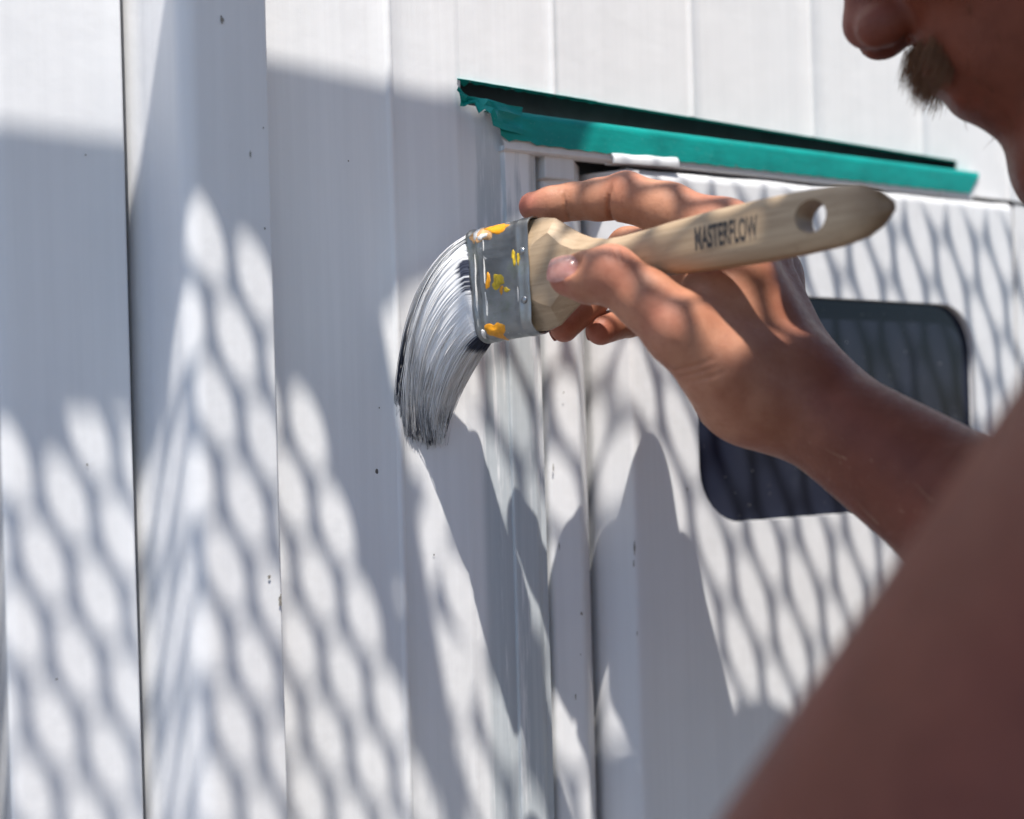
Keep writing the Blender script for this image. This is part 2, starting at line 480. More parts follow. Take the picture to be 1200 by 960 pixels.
# ================================================================== MASKING TAPE
n = N("green_masking_tape"); p = n.pos()
k = n.noise(n.mapping(p, scale=(40, 40, 90)), 1.0, 5, .6)
ct = n.mix(n.rng(k, .3, .75), (.0, .255, .225), (.0, .33, .29))
ct = n.mix(n.rng(n.noise(p, 700, 3, .6), .62, .72, 0, .25), ct, (.25, .5, .45))
n.set(Base_Color=ct, Roughness=.5, Normal=n.bump(n.noise(n.mapping(p, scale=(60, 60, 300)), 1.0, 4, .6), .3, .0008)); M_TAPE = n.m
n.b.inputs["Specular IOR Level"].default_value = .35
tape = empty("masking_tape", tuple(lip_pt(0.02, .5)), "green masking tape stuck along the lip of the dark slot", "tape")
v = []; f = []; NS = 90
rows = [(0, -.022, .0012), (0, -.012, .0014), (0, -.004, .0014), (0, -.0002, .0010), (.04, .0012, 0), (.15, .0013, 0), (.3, .0012, 0), (.48, .0013, 0), (.66, .0012, 0), (.82, .0011, 0)]
m = len(rows)
tj = np.random.default_rng(31).uniform(0, .9, NS+1)
for i in range(NS+1):
    s = -.004 + 0.995*i/NS
    for j, (t, dp, dz) in enumerate(rows):
        fade = max(0, 1-s/.10)
        tt = t
        if j >= 4: tt = t*(.0+1.0) - fade*.25*(t)*tj[i]
        q = lip_pt(max(s, -.012), tt)
        wr_ = (.0011*math.sin(i*1.7+j*1.1)+.0008*math.sin(i*.9-j*2.0))*fade + .00018*math.sin(i*.7+j*.9)
        edge = .00035*math.sin(i*2.3)*(j == m-1)
        sx = 0
        if i == NS: sx = -.004*t
        v.append((q[0]+sx, q[1]-dp-abs(wr_), q[2]+dz+edge))
for i in range(NS):
    for j in range(m-1): f.append((i*m+j, i*m+j+1, (i+1)*m+j+1, (i+1)*m+j))
o = mesh_obj("tape_strip", v, f, M_TAPE, tape, smooth=True, sharp=60); add_mod_solid(o, .0002, 1)
# torn, crumpled left end of the tape: a jagged flap
def tape_patch(name, pts_top, pts_bot, wrk, seed):
    v = []; f = []; k = len(pts_top); m = 7
    r_ = np.random.default_rng(seed)
    for i in range(k):
        a = W(*pts_top[i]); c = W(*pts_bot[i])
        for j in range(m):
            t = j/(m-1); q = a+(c-a)*t
            w = wrk*(math.sin(i*1.9+j*1.3+seed)+.6*math.sin(i*.7-j*2.2)) + wrk*.3*r_.normal()
            v.append((q[0], q[1]-w*(.3+.7*math.sin(math.pi*t)), q[2]))
    for i in range(k-1):
        for j in range(m-1): f.append((i*m+j, i*m+j+1, (i+1)*m+j+1, (i+1)*m+j))
    o = mesh_obj(name, v, f, M_TAPE, tape, smooth=True, sharp=50); add_mod_solid(o, .0002, 0); return o
tape_patch("torn_flap", [(537,101,.004),(543,108,.0035),(549,113,.003),(556,114,.004),(563,115,.006),(571,116,.009),(578,118,.010),(586,120,.0095),(596,123,.0085),(612,126,.008)],
           [(540,124,.003),(544,125,.003),(549,122,.003),(556,121,.004),(561,133,.006),(567,128,.010),(575,133,.012),(579,147,.012),(590,152,.011),(612,158,.0086)], .0012, 3)
tape_patch("upper_edge_tape", [(x, 93.5+(x-540)*.1643-1.0, .0012) for x in np.linspace(536, 700, 24)],
           [(x, 93.5+(x-540)*.1643+2.5+1.2*math.sin(x*.5)+max(0, 6-abs(x-541)*.9), -.004) for x in np.linspace(536, 700, 24)], .0004, 5)
tape_patch("upper_edge_tape", [(x, 93.5+(x-540)*.1643-.5, .0008) for x in np.linspace(700, 1118, 30)],
           [(x, 93.5+(x-540)*.1643+1.8, -.003) for x in np.linspace(700, 1118, 30)], .0002, 9)

# ================================================================== CANOPY (casts the dappled light)
HC = 2.15
def to_can(px, py, p=0.0):
    q = W(px, py, p); t = (HC-q[2])/SUN[2]
    return np.array([q[0]+SUN[0]*t, q[1]+SUN[1]*t])
def c_to_can(P):
    q = c2w(np.asarray(P)[None])[0]; t = (HC-q[2])/SUN[2]
    return np.array([q[0]+SUN[0]*t, q[1]+SUN[1]*t])
M_WOOD = plain("weathered_timber", (.30,.24,.17), .8, 0, (80, .4, .002))
M_MESH = plain("painted_mesh_metal", (.35,.36,.36), .5, .3)
def poly_sheet(name, pts, z, th, mat, parent):
    b = MB(); b.prism([tuple(q) for q in pts], z, z+th); return b.build(name, mat, parent)
def clip_line(poly, q, d):
    """clip the line q+t*d by a convex ccw polygon"""
    t0, t1 = -1e9, 1e9; n = len(poly)
    for i in range(n):
        a, c = poly[i], poly[(i+1) % n]; e = c-a; nn = np.array([-e[1], e[0]])
        den = nn @ d; num = nn @ (a-q)
        if abs(den) < 1e-12:
            if num > 0: return None
            continue
        t = num/den
        if den > 0: t0 = max(t0, t)
        else: t1 = min(t1, t)
    return (t0, t1) if t1 > t0 else None
def lattice(name, poly, org, D1, D2, parent, al, be, opened=None):
    """expanded-metal sheet: one lens-shaped opening (al, be of the diagonals) in every diamond cell"""
    poly = [np.array(q) for q in poly]; m = len(poly)
    a = sum(poly[i][0]*poly[(i+1)%m][1]-poly[(i+1)%m][0]*poly[i][1] for i in range(m))
    if a < 0: poly = poly[::-1]
    e1, e2 = (D1+D2)/2, (D1-D2)/2
    def within(pl, q): return all((pl[(k+1) % len(pl)]-pl[k])[0]*(q-pl[k])[1]-(pl[(k+1) % len(pl)]-pl[k])[1]*(q-pl[k])[0] > 0 for k in range(len(pl)))
    if opened is not None:
        opened = [np.array(q) for q in opened]
        a = sum(opened[i][0]*opened[(i+1)%len(opened)][1]-opened[(i+1)%len(opened)][0]*opened[i][1] for i in range(len(opened)))
        if a < 0: opened = opened[::-1]
    inside = lambda q: within(poly, q)
    b = MB(); K = 24
    for i in range(-60, 61):
        for j in range(-60, 61):
            q = org+e1*i+e2*j
            if not inside(q): continue
            if opened is not None and not within(opened, q):      # blank cell of the sheet's border
                b.add([(*(q+D1*.5), HC), (*(q+D2*.5), HC), (*(q-D1*.5), HC), (*(q-D2*.5), HC)], [(0, 1, 2, 3)]); continue
            vi, vo = [], []
            for k in range(K):
                t = 2*math.pi*k/K; c_, s_ = math.cos(t), math.sin(t); s_ *= abs(s_)**.22
                vi.append((*(q+D1*.5*al*c_+D2*.5*be*s_), HC))
                L = abs(c_*al)+abs(s_*be); vo.append((*(q+D1*.5*c_*al/L+D2*.5*s_*be/L), HC))
            b.add(vi+vo, [(k, (k+1) % K, K+(k+1) % K, K+k) for k in range(K)])
    o = b.build(name, M_MESH, parent); add_mod_solid(o, .0006, 0); return o
canopy = empty("canopy", (0, -.3, HC), "timber canopy overhead with a solid rail and roof boards", "canopy")
A1, A2 = to_can(320, 78), to_can(690, 146)
dA = (A2-A1)
up = [A1+dA*(-2.0), A1, A2]
lowr = [to_can(700, 180), to_can(668, 258), to_can(570, 300), to_can(480, 345), to_can(435, 390), to_can(330, 375)]
lowl = to_can(330, 365)+np.array([-.45, 0.0])
poly_sheet("rail", up+lowr+[lowl], HC+.0005, .002, M_WOOD, canopy)
# bar between the two mesh sheets
poly_sheet("cross_bar", [to_can(405, 380), to_can(446, 380), to_can(545, 945), to_can(600, 1500), to_can(570, 1500), to_can(517, 945)], HC+.003, .002, M_WOOD, canopy)
# unseen roof added to shade the painter and the handle's end
R1, R2 = c_to_can(C(890, 520, .5575)), c_to_can(C(1150, 450, .60))
Yb = to_can(900, 1010)[1]-.004
poly_sheet("roof_boards", [np.array([-.35, R1[1]]), R1, np.array([R1[0]+.055, R1[1]+.004]), np.array([R1[0]+.070, Yb]), np.array([1.9, Yb]), np.array([2.0, -1.7]), np.array([-.35, -1.2])], HC+.001, .02, M_WOOD, canopy)
for px_, py_ in ((-.55, -.25), (1.25, -.95)):
    b = MB(); b.box((px_-.03, py_-.03, 0), (px_+.03, py_+.03, HC+.002)); b.build("post", M_WOOD, canopy)
# left sheet
sheetL = empty("mesh_screen", tuple(np.append(to_can(200, 700), HC)), "fine expanded metal mesh sheet of the canopy over the ribs", "mesh screen", "mesh sheets overhead")
s0 = to_can(105, 510, P0)
D_long = to_can(105+38, 510+117, P0)-s0; D_short = to_can(105+88, 510-27, P0)-s0
big = np.array([-.30, 0])
lattice("mesh_strands", [to_can(330, 335)+big, to_can(440, 350), to_can(548, 1045), to_can(585, 1400), to_can(0, 1400)+big],
        s0, D_long, D_short, sheetL, .91, .44, [to_can(0, 366)+big, to_can(0, 366), to_can(290, 425), to_can(375, 470), to_can(452, 760), to_can(530, 1050), to_can(545, 1400), to_can(0, 1400)+big])
sheetR = empty("mesh_screen", tuple(np.append(to_can(900, 600), HC)), "coarse expanded metal mesh sheet of the canopy over the door", "mesh screen", "mesh sheets overhead")
s0 = to_can(883, 700, PD)
D_long = to_can(883+33, 700+124, PD)-s0; D_short = to_can(883+59, 700-6, PD)-s0
lattice("mesh_strands", [to_can(440, 330), to_can(660, 262), to_can(1300, 292), to_can(1300, 1500), to_can(540, 1500), to_can(530, 945)],
        s0, D_long, D_short, sheetR, .92, .45)

# ================================================================== SDF ENGINE (organic shapes)
class Field:
    def __init__(s, lo, hi, h):
        s.lo = np.array(lo, np.float32); s.h = h
        s.n = np.ceil((np.array(hi)-np.array(lo))/h).astype(int)+1
        s.ax = [s.lo[i]+h*np.arange(s.n[i], dtype=np.float32) for i in range(3)]
        s.D = np.full(s.n, .05, np.float32)
    def new(s):
        g = Field.__new__(Field); g.lo, g.h, g.n, g.ax = s.lo, s.h, s.n, s.ax
        g.D = np.full(s.n, .05, np.float32); return g
    def sub(s, lo, hi):
        i0 = np.clip(np.floor((np.array(lo)-s.lo)/s.h).astype(int), 0, s.n)
        i1 = np.clip(np.ceil((np.array(hi)-s.lo)/s.h).astype(int)+1, 0, s.n)
        if np.any(i1 <= i0): return None, None
        sl = tuple(slice(a, c) for a, c in zip(i0, i1))
        X, Y, Z = np.meshgrid(s.ax[0][sl[0]], s.ax[1][sl[1]], s.ax[2][sl[2]], indexing='ij', sparse=True)
        return sl, (X, Y, Z)
    def comb(s, sl, d, k):
        a = s.D[sl]
        if k <= 0: s.D[sl] = np.minimum(a, d)
        else:
            hh = np.clip(.5+.5*(a-d)/k, 0, 1); s.D[sl] = a*(1-hh)+d*hh-k*hh*(1-hh)
    def cone(s, a, b, ra, rb, k=.004, m=.02):
        a = np.array(a, float); b = np.array(b, float); r = max(ra, rb)+m
        sl, G = s.sub(np.minimum(a, b)-r, np.maximum(a, b)+r)
        if sl is None: return
        ba = b-a; L2 = ba @ ba
        px, py, pz = G[0]-a[0], G[1]-a[1], G[2]-a[2]
        t = np.clip((px*ba[0]+py*ba[1]+pz*ba[2])/L2, 0, 1)
        tt = t*t*(3-2*t)*.5+t*.5
        d = np.sqrt((px-t*ba[0])**2+(py-t*ba[1])**2+(pz-t*ba[2])**2)-(ra+(rb-ra)*tt)
        s.comb(sl, d.astype(np.float32), k)
    def chain(s, pts, k=.004):
        for (a, ra), (b, rb) in zip(pts[:-1], pts[1:]): s.cone(a, b, ra, rb, k)
    def ell(s, c, r, ax=None, k=.004, m=.02, carve=False):
        c = np.array(c, float); r = np.array(r, float); R = max(r)+m
        sl, G = s.sub(c-R, c+R)
        if sl is None: return
        if ax is None: ax = np.eye(3)
        p = [G[0]-c[0], G[1]-c[1], G[2]-c[2]]
        q = [p[0]*ax[i][0]+p[1]*ax[i][1]+p[2]*ax[i][2] for i in range(3)]
        k0 = np.sqrt(sum((q[i]/r[i])**2 for i in range(3))); k1 = np.sqrt(sum((q[i]/r[i]**2)**2 for i in range(3)))
        d = (k0*(k0-1)/np.maximum(k1, 1e-9)).astype(np.float32)
        if carve:
            a = s.D[sl]; d = -d
            hh = np.clip(.5-.5*(a-d)/k, 0, 1); s.D[sl] = a*(1-hh)+d*hh+k*hh*(1-hh)
        else: s.comb(sl, d, k)
    def groove(s, c, nrm, w, depth, R, side=None):
        """shallow crease: plane through c, normal nrm, limited to radius R (and to the half facing side)"""
        c = np.array(c, float); nrm = np.array(nrm, float); nrm /= np.linalg.norm(nrm)
        sl, G = s.sub(c-R, c+R)
        if sl is None: return
        p = [G[i]-c[i] for i in range(3)]
        d = sum(p[i]*nrm[i] for i in range(3)); rr = np.sqrt(sum(x*x for x in p))
        g_ = depth*np.exp(-(d/w)**2)*np.clip(1.6-1.6*rr/R, 0, 1)
        if side is not None:
            sd = np.array(side, float); sd /= np.linalg.norm(sd)
            g_ = g_*np.clip(.35+1.6*sum(p[i]*sd[i] for i in range(3))/np.maximum(rr, 1e-6), 0, 1)
        s.D[sl] += g_.astype(np.float32)
    def bump(s, c, r, amp):
        c = np.array(c, float); sl, G = s.sub(c-2.5*r, c+2.5*r)
        if sl is None: return
        d2 = sum((G[i]-c[i])**2 for i in range(3)); s.D[sl] -= (amp*np.exp(-d2/r**2)).astype(np.float32)
    def mesh(s):
        D = s.D; ins = D < 0
        nx, ny, nz = s.n
        cnt = np.zeros((nx-1, ny-1, nz-1), np.uint8)
        for i in (0, 1):
            for j in (0, 1):
                for k in (0, 1): cnt += ins[i:nx-1+i, j:ny-1+j, k:nz-1+k]
        act = np.argwhere((cnt > 0) & (cnt < 8))
        idx = np.full(cnt.shape, -1, np.int32); idx[tuple(act.T)] = np.arange(len(act))
        acc = np.zeros((len(act), 3)); w = np.zeros(len(act))
        cor = [(i, j, k) for i in (0, 1) for j in (0, 1) for k in (0, 1)]
        val = {c: D[act[:, 0]+c[0], act[:, 1]+c[1], act[:, 2]+c[2]] for c in cor}
        for c in cor:
            for a in range(3):
                if c[a] == 0:
                    d = list(c); d[a] = 1; d = tuple(d); va, vb = val[c], val[d]
                    cr = (va < 0) != (vb < 0); t = np.where(cr, va/np.where(cr, va-vb, 1), 0)
                    pt = np.array(c, float)[None]+0*acc; pt[:, a] = t
                    acc += pt*cr[:, None]; w += cr
        V = (act+acc/w[:, None])*s.h+s.lo
        Q = []
        for a in range(3):
            b, c = (a+1) % 3, (a+2) % 3
            sl0 = [slice(None)]*3; sl1 = [slice(None)]*3; sl0[a] = slice(0, -1); sl1[a] = slice(1, None)
            A, B = ins[tuple(sl0)], ins[tuple(sl1)]
            e = np.argwhere(A != B); ok = (e[:, b] > 0) & (e[:, c] > 0) & (e[:, b] < s.n[b]-1) & (e[:, c] < s.n[c]-1)
            e = e[ok]; fl = A[tuple(e.T)]
            def cell(db, dc):
                q = e.copy(); q[:, b] += db; q[:, c] += dc; return idx[tuple(q.T)]
            q = np.stack([cell(-1, -1), cell(0, -1), cell(0, 0), cell(-1, 0)], 1)
            q[~fl] = q[~fl][:, ::-1]; Q.append(q)
        return V, np.concatenate(Q)

# ================================================================== PAINTER
mm = .001
def cj(px, py, z, r): return (C(px, py, z), r*mm)
INDEX = [cj(625, 242, .622, 6.4), cj(648, 240, .620, 7.6), cj(672, 236, .618, 7.7), cj(702, 234, .613, 8.6), cj(733, 231, .608, 10.0), cj(785, 247, .599, 11.2), cj(846, 277, .590, 13.6)]
MIDDLE = [cj(661, 384, .640, 6.6), cj(692, 352, .652, 7.8), cj(736, 291, .658, 9.4), cj(885, 292, .616, 12.8)]
RING = [cj(704, 387, .650, 6.9), cj(738, 374, .666, 7.9), cj(790, 330, .684, 9.4), cj(905, 326, .635, 12.2)]
PINKY = [cj(785, 408, .655, 6.2), cj(805, 405, .668, 7.0), cj(835, 385, .685, 8.0), cj(915, 362, .655, 11.0)]
THUMB = [cj(667, 324, .572, 8.2), cj(690, 325, .568, 10.2), cj(716, 322, .563, 11.2), cj(757, 352, .559, 11.8), cj(797, 388, .557, 13.6), cj(845, 430, .560, 15.5), cj(890, 462, .570, 18)]
WRA, WRB = C(932, 466, .575), C(948, 470, .600)
ELB = C(1150, 612, .528); ELB = WRA+(ELB-WRA)/np.linalg.norm(ELB-WRA)*.262
def arm_field(fl):
    palm = fl.new()
    palm.cone(C(925, 447, .575), C(850, 277, .590), .0165, .0138, .004)
    palm.cone(C(938, 450, .588), C(883, 294, .616), .0175, .0132, .010)
    palm.cone(C(940, 462, .602), C(903, 328, .634), .0170, .0125, .010)
    palm.cone(C(935, 472, .612), C(914, 364, .648), .0160, .0115, .010)
    palm.cone(C(905, 430, .580), C(870, 320, .598), .0150, .0130, .010)
    palm.cone(C(862, 412, .571), C(862, 330, .577), .0135, .0115, .012)     # muscle between thumb and index
    palm.cone(C(800, 380, .566), C(846, 310, .584), .0085, .0095, .012)     # web of skin
    palm.cone(C(778, 318, .642), C(870, 330, .612), .011, .013, .010)
    palm.cone(C(800, 308, .655), C(890, 310, .628), .010, .012, .010)
    palm.cone(C(822, 392, .567), C(858, 340, .579), .0110, .0110, .012)
    palm.ell(C(868, 455, .572), (.019, .021, .020), None, .012)             # thenar
    fa, fb = WRA, WRB; dirf = ELB-WRA
    palm.cone(fa, WRA+dirf*.36, .0210, .0285, .014); palm.cone(WRA+dirf*.36, WRA+dirf*.75, .0285, .038, .012); palm.cone(WRA+dirf*.75, ELB, .036, .038, .012)
    palm.cone(fb, WRB+dirf*.36, .0200, .0270, .016); palm.cone(WRB+dirf*.36, WRB+dirf*.75, .0270, .036, .012); palm.cone(WRB+dirf*.75, ELB+np.array([.01, 0, .02]), .034, .036, .012)
    palm.cone(C(900, 455, .580), WRA, .0185, .0205, .012)
    # knuckle and tendon relief
    palm.bump(C(858, 248, .585), .009, .0012)
    palm.bump(C(880, 272, .622), .008, .0010)
    tot = None
    for ch, kk in ((INDEX, .008), (MIDDLE, .008), (RING, .008), (PINKY, .008), (THUMB, .011)):
        g_ = fl.new(); g_.chain(ch, .0035)
        if ch is INDEX:
            g_.groove(C(664, 238, .614), np.array(INDEX[1][0])-np.array(INDEX[3][0]), .0007, .0014, .013, (0, -.7, -1))
            g_.groove(C(670, 238, .614), np.array(INDEX[1][0])-np.array(INDEX[3][0]), .0006, .0006, .012, (0, -.7, -1))
            g_.groove(C(718, 236, .606), np.array(INDEX[3][0])-np.array(INDEX[5][0]), .0010, .0024, .017, (0, -.8, -1))
            g_.bump(C(738, 206, .612), .007, .0007)
        if ch is THUMB:
            for dx, dd in ((-9, .0010), (0, .0015), (10, .0011), (20, .0006)):
                g_.groove(C(722+dx, 300+dx*.2, .553), (1, .25, 0), .0007, dd, .011, (0, .7, -1))
            g_.bump(C(778, 372, .545), .010, .0011)
            g_.bump(C(715, 305, .554), .008, .0009)
        hh = np.clip(.5+.5*(palm.D-g_.D)/kk, 0, 1)
        u = palm.D*(1-hh)+g_.D*hh-kk*hh*(1-hh)
        tot = u if tot is None else np.minimum(tot, u)
    fl.D = np.minimum(fl.D, tot)
    # deep fold where the index meets the web
    fl.groove(C(771, 268, .590), (1, .35, .2), .0011, .0022, .011, (0, -.6, -1))
    fl.groove(C(776, 272, .590), (.8, .9, .1), .0010, .0010, .009, (0, -.5, -1))
    for i, (px, py) in enumerate(((792, 444), (797, 452), (803, 459))):
        fl.groove(C(px+8, py-10, .545), (.35, -1, .1), .0008, .0010, .015)
fineB = Field((-.004, -.075, .505), (.205, .128, .705), .00085)
arm_field(fineB)
# nail beds
def frame(d, n):
    d = d/np.linalg.norm(d); n = n-d*(n @ d); n /= np.linalg.norm(n); return d, n, np.cross(d, n)
thd, thn, thw = frame(THUMB[0][0]-THUMB[2][0], np.array([-.30, .42, -.85]))
nail_c = THUMB[1][0]*.42+THUMB[0][0]*.58
fineB.ell(nail_c+thn*.0104+thd*.004, (.0105, .0042, .0072), (thd, thn, thw), .0008, .01, True)
idd, idn, idw = frame(INDEX[0][0]-INDEX[2][0], np.array([-.25, .85, .50]))
Vf, Qf = fineB.mesh()

# rest of the body
HZ = .545
HS = .97                            # head size factor
u_h = np.array([-.48, .85, .06]); f_h = np.array([-.68, -.40, .22]); f_h /= np.linalg.norm(f_h)
u_h = u_h-f_h*(u_h @ f_h); u_h /= np.linalg.norm(u_h); l_h = np.cross(u_h, f_h)     # towards the camera or away
SUBN = C(1055, 58, HZ)
HC0 = SUBN-f_h*.100*HS-u_h*(-.036)*HS
def hp_(a, b_, c_=0.0): return HC0+(f_h*a+u_h*b_+l_h*c_)*HS
AXH = (f_h, u_h, l_h)
LSH = np.array([.164, -.004, .285]); LEL = LSH+np.array([-.591, -.806, -.03])*.29
RSH = np.array([.455, .005, .640]); MID = (LSH+RSH)/2+np.array([.03, 0, -.02])
floor_c = lambda X, Y, z=0.0: w2c(np.array([X, Y, z]))
HIP = w2c(c2w(MID[None])[0]*np.array([1, 1, 0])+np.array([.10, -.14, .93]))
def body_field(fl):
    fl.ell(hp_(-.02, .045), (.098, .088, .078), AXH, .01)
    fl.ell(hp_(.040, -.028), (.052, .072, .058), AXH, .02)
    for s in (-1, 1):
        fl.cone(hp_(-.005, -.055, .052*s), hp_(.058, -.106, .012*s), .022, .018, .018)
        fl.ell(hp_(.066, -.012, .040*s), (.024, .022, .020), AXH, .014)
        fl.cone(hp_(.088, .034, .008*s), hp_(.076, .034, .045*s), .010, .010, .012)
        fl.ell(hp_(-.008, -.002, .079*s), (.018, .032, .008), AXH, .005)
    fl.cone(hp_(.066, -.110, -.010), hp_(.066, -.110, .010), .022, .022, .018)
    fl.ell(hp_(.070, -.058, 0), (.024, .030, .034), AXH, .012)
    fl.cone(hp_(-.005, -.10), MID+np.array([-.01, .02, .01]), .066, .068, .03)
    fl.cone(MID+np.array([.02, -.03, 0]), HIP+np.array([0, .12, 0]), .105, .120, .04); fl.cone(HIP+np.array([0, .12, 0]), HIP, .125, .130, .05)
    fl.cone(LSH+np.array([.01, -.01, .005]), MID+np.array([0, -.02, 0]), .052, .080, .025); fl.cone(RSH, MID+np.array([0, -.01, 0]), .060, .080, .03)
    fl.cone(LSH, LEL, .0585, .053, .012)
    fl.cone(LEL, LEL+np.array([-.02, -.21, .14]), .043, .027, .015)
    hb = LEL+np.array([-.02, -.21, .14]); hd = np.array([-.02, -.07, .04])
    fl.cone(hb, hb+hd, .027, .032, .015)
    for i, s in enumerate((-.033, -.011, .011, .033)):
        fl.cone(hb+hd+np.array([s, 0, 0]), hb+hd*1.7+np.array([s*1.05, -.02, .03]), .0105, .009, .006)
        fl.cone(hb+hd*1.7+np.array([s*1.05, -.02, .03]), hb+hd*1.8+np.array([s, -.045, .015]), .009, .0075, .004)
    fl.cone(hb+hd*.3+np.array([.03, 0, 0]), hb+hd+np.array([.055, -.02, .02]), .012, .009, .006)
    fl.cone(RSH, ELB, .058, .042, .02)
    for s in (-1, 1):
        sh = (RSH-LSH)/np.linalg.norm(RSH-LSH)
        h0 = HIP+sh*.085*s; kn_w = c2w(h0[None])[0]+np.array([.06+.05*s, .10, 0]); kn_w[2] = .50
        an_w = kn_w+np.array([.02, -.10, 0]); an_w[2] = .09
        kn, an = w2c(kn_w), w2c(an_w)
        fl.cone(h0, kn, .092, .058, .03); fl.cone(kn, an, .060, .036, .02)
        toe = w2c(an_w+np.array([-.03, .16, -.055])); heel = w2c(an_w+np.array([.005, -.03, -.052]))
        fl.cone(heel, toe, .036, .030, .02); fl.cone(an, heel, .036, .036, .015)
lo = np.array([-.12, -1.56, .12]); hi = np.array([.85, .36, 1.10])
cf = Field(lo, hi, .0055)
arm_c = cf.new(); dirf = ELB-WRA
arm_c.cone(WRA+dirf*.30, WRA+dirf*.75, .0275, .038, .01); arm_c.cone(WRA+dirf*.75, ELB, .036, .040, .01)
arm_c.cone(WRB+dirf*.30, WRB+dirf*.75, .0262, .036, .012); arm_c.cone(WRB+dirf*.75, ELB+np.array([.01, 0, .02]), .034, .038, .012)
body_field(cf)
hh = np.clip(.5+.5*(cf.D-arm_c.D)/.01, 0, 1); cf.D = cf.D*(1-hh)+arm_c.D*hh-.01*hh*(1-hh)
Vb, Qb = cf.mesh()
cen = Vb[Qb].mean(1)
ins = np.all((cen > fineB.lo+.006) & (cen < fineB.lo+(fineB.n-1)*fineB.h-.006), 1)
# finer face
hf = Field(HC0-np.array([.14, .15, .14]), HC0+np.array([.10, .10, .14]), .0017)
body_field(hf)
hf.cone(hp_(.088, .022), hp_(.104, -.019), .0075, .0085, .010)
hf.ell(hp_(.105, -.021), (.0095, .0088, .0100), AXH, .006)
for s in (-1, 1):
    hf.ell(hp_(.101, -.026, .0125*s), (.011, .009, .0075), AXH, .005)
    hf.ell(hp_(.105, -.037, .0065*s), (.0045, .006, .0036), AXH, .002, .01, True)
    hf.ell(hp_(.094, .012, .032*s), (.012, .011, .016), AXH, .008, .01, True)
hf.cone(hp_(.092, -.052, -.012), hp_(.092, -.052, .012), .0065, .0065, .006)
hf.cone(hp_(.086, -.0655, -.012), hp_(.086, -.0655, .012), .0075, .0075, .005)
Vh, Qh = hf.mesh()
inh = np.all((cen > hf.lo+.007) & (cen < hf.lo+(hf.n-1)*hf.h-.007), 1)
Qb = Qb[~(ins | inh)]
# the neck's and arm's cut edges overlap the coarse body slightly
Vall = np.concatenate([Vf, Vb, Vh]); Qall = np.concatenate([Qf, Qb+len(Vf), Qh+len(Vf)+len(Vb)])

# skin tone attributes: redness at the joints, tanning plus painted shade on arm and body
red = np.zeros(len(Vall)); shaded_tan = np.zeros(len(Vall))
def blob(c, r, a):
    global red
    d2 = ((Vall-np.array(c))**2).sum(1); red = np.maximum(red, a*np.exp(-d2/r**2))
for c, r, a in ((C(612, 238, .620), .010, .9), (C(733, 222, .607), .010, .5), (C(858, 248, .598), .012, 1.0), (C(716, 312, .555), .011, .5),
                (C(655, 330, .568), .009, .7), (C(775, 368, .548), .012, .45), (C(655, 392, .636), .012, .7), (C(700, 392, .645), .012, .7),
                (hp_(.113, -.022), .018, .8), (hp_(.102, -.068), .012, .9), (C(900, 330, .60), .016, .4)):
    blob(c, r, a)
tn = np.clip((Vall[:, 0]-.072)/.06, 0, 1); shaded_tan = tn*tn*(3-2*tn)
shaded_tan[len(Vf):] = 1.0

n = N("skin"); p = n.pos()
nz = n.noise(p, 90, 5, .6); nz2 = n.noise(p, 420, 4, .6)
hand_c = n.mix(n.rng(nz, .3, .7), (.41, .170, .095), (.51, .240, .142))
arm_c_ = n.mix(n.rng(nz, .3, .7), (.148, .038, .020), (.185, .051, .028))  # tanned skin, darkened in its colour to stand in for shade
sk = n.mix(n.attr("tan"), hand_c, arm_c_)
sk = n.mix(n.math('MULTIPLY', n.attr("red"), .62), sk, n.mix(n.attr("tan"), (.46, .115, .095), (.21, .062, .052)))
sk = n.mix(n.rng(nz2, .55, .72, 0, .45), sk, n.mix(.5, sk, (.22, .07, .045)))
sk = n.mix(n.rng(n.noise(p, 28, 3, .5), .5, .7, 0, .35), sk, n.mix(.6, sk, (.30, .08, .055)))
vor = n.voronoi(n.mapping(p, scale=(1, 1, 1)), 1500, 'DISTANCE_TO_EDGE')
bp = n.bump(n.rng(vor, 0, .12), .22, .0003)
bp = n.bump(n.noise(p, 700, 4, .6), .20, .0005, bp)
bp = n.bump(n.noise(p, 160, 4, .6), .25, .0014, bp)
n.set(Base_Color=sk, Roughness=n.rng(nz2, .3, .7, .40, .55), Normal=bp)
n.b.inputs["Subsurface Weight"].default_value = .05
n.b.inputs["Subsurface Radius"].default_value = (1.0, .35, .18)
n.b.inputs["Subsurface Scale"].default_value = .003
n.b.inputs["Specular IOR Level"].default_value = .32
M_SKINB = n.m

foot_w = c2w(HIP[None])[0]; foot_w[2] = 0.0
person = empty("person", tuple(foot_w), "shirtless person with a moustache leaning in to paint the wall with the brush", "person")
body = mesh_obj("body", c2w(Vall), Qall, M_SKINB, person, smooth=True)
for nm, arr in (("red", red), ("tan", shaded_tan)):
    at = body.data.attributes.new(nm, 'FLOAT', 'POINT'); 
    at.data.foreach_set("value", arr.astype(np.float32)[:len(body.data.vertices)])

